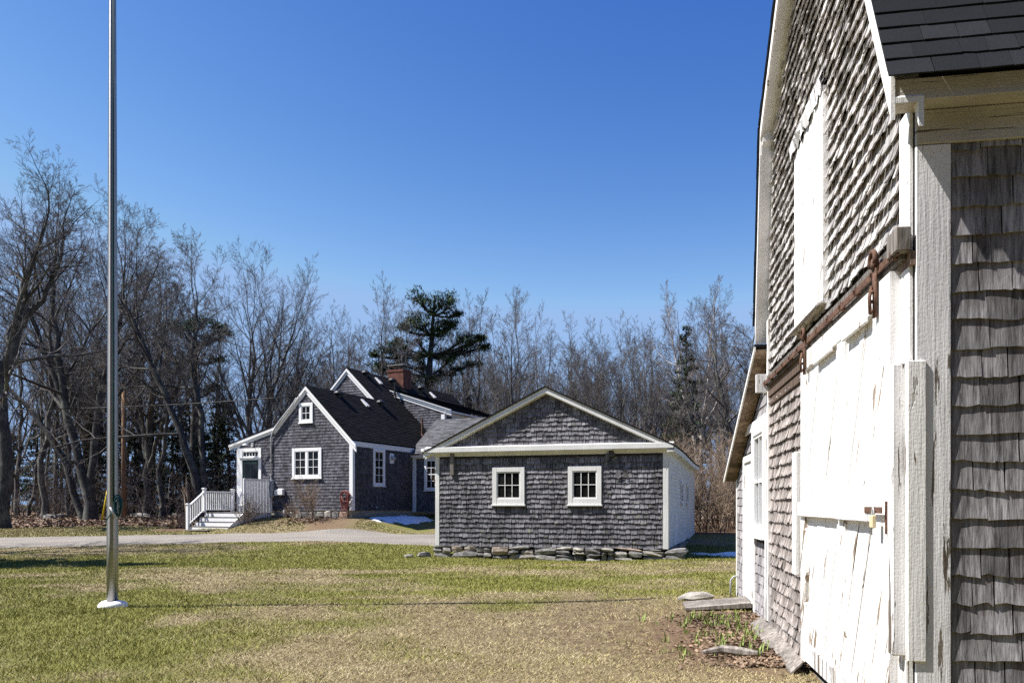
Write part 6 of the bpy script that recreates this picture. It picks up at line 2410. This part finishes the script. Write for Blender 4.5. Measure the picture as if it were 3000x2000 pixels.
def leaves(name, label, X, Y, size, seed, lift=0.02):
    r_ = np.random.default_rng(seed)
    n_ = len(X)
    C = np.stack([X, Y, elev(X, Y) + lift], 1)
    a = r_.normal(0, 1, (n_, 3))
    a[:, 2] *= 0.35
    a /= np.linalg.norm(a, axis=1, keepdims=True)
    b_ = np.cross(a, r_.normal(0, 0.35, (n_, 3)) + np.array([0, 0, 1.0]))
    b_ /= np.linalg.norm(b_, axis=1, keepdims=True)
    s_ = size * r_.uniform(0.6, 1.4, (n_, 1))
    c = np.array([0, 0, 1.0]) * s_ * r_.uniform(-0.1, 0.4, (n_, 1))
    V = np.stack([C - a * s_, C - b_ * s_ * 0.55 + c, C + a * s_, C + b_ * s_ * 0.55 + c], 1).reshape(-1, 3)
    me = mesh_np(name, V, np.arange(4 * n_).reshape(-1, 4), dict(rnd=np.repeat(r_.uniform(0, 1, n_), 4)))
    link(name, me, M['leaf'], kind='stuff', label=label)


r_ = np.random.default_rng(77)
X = r_.uniform(-36, -9, 26000)
Y = r_.uniform(38, 58, 26000)
ok = (litter_at(X, Y) > 0.45) & ~in_house(X, Y)
leaves('fallen_leaves', 'brown fallen leaves covering the floor of the woods', X[ok], Y[ok], 0.13, 78, 0.04)
X = r_.normal(-8.85, 0.6, 500)
Y = r_.normal(34.7, 0.4, 500)
leaves('fallen_leaves', 'brown leaves round the foot of the house shrub', X, Y, 0.06, 79)
bx = -np.abs(r_.normal(0.1, 0.42, 5200)) - 0.02
by = r_.uniform(2.9, 6.6, 5200)
X, Y = to_world(bx, by, BARN_O, BARN_R)
leaves('fallen_leaves', 'curled brown leaves in the bed at the foot of the barn wall', X, Y, 0.028, 80, 0.02)
X = r_.uniform(-9, 4, 260)
Y = r_.uniform(7, 22, 260)
leaves('lawn_leaves', 'few scattered dead leaves on the lawn', X, Y, 0.022, 81, 0.03)

# sprouting plants in the bed by the barn
random.seed(91)
shoots = []
for k in range(5):
    m_ = MB()
    for q in range(random.randint(4, 7)):
        a = random.uniform(0, 6.28)
        x, y = random.gauss(0, 0.025), random.gauss(0, 0.025)
        h_ = random.uniform(0.07, 0.16)
        tx, ty = math.cos(a), math.sin(a)
        le = random.uniform(0.1, 0.45) * h_
        wd = 0.008
        m_.add([(x - ty * wd, y + tx * wd, 0), (x + ty * wd, y - tx * wd, 0), (x + tx * le * .4 + ty * wd * 1.2, y + ty * le * .4 - tx * wd * 1.2, h_ * .55), (x + tx * le * .4 - ty * wd * 1.2, y + ty * le * .4 + tx * wd * 1.2, h_ * .55), (x + tx * le, y + ty * le, h_)],
               [(0, 1, 2, 3), (3, 2, 4)])
    me = bpy.data.meshes.new('sprouting_plant')
    me.from_pydata(m_.v, [], m_.f)
    me.materials.append(M['shoot'])
    shoots.append(me)
for k in range(120):
    bx, by = -0.22 - abs(random.gauss(0.12, 0.50)), random.uniform(3.2, 6.3)
    wx, wy = to_world(bx, by, BARN_O, BARN_R)
    o = bpy.data.objects.new('sprouting_plant', random.choice(shoots))
    COL.objects.link(o)
    o.location = (wx, wy, float(elev(wx, wy)) - 0.005)
    o.rotation_euler = (0, 0, random.uniform(0, 6.28))
    sc_ = random.uniform(0.45, 1.0)
    o.scale = (sc_, sc_, sc_)
    o['label'] = 'small clump of fresh green shoots in the leafy bed by the barn'
    o['category'] = 'plant'
    o['group'] = 'sprouting plants in the bed by the barn wall'
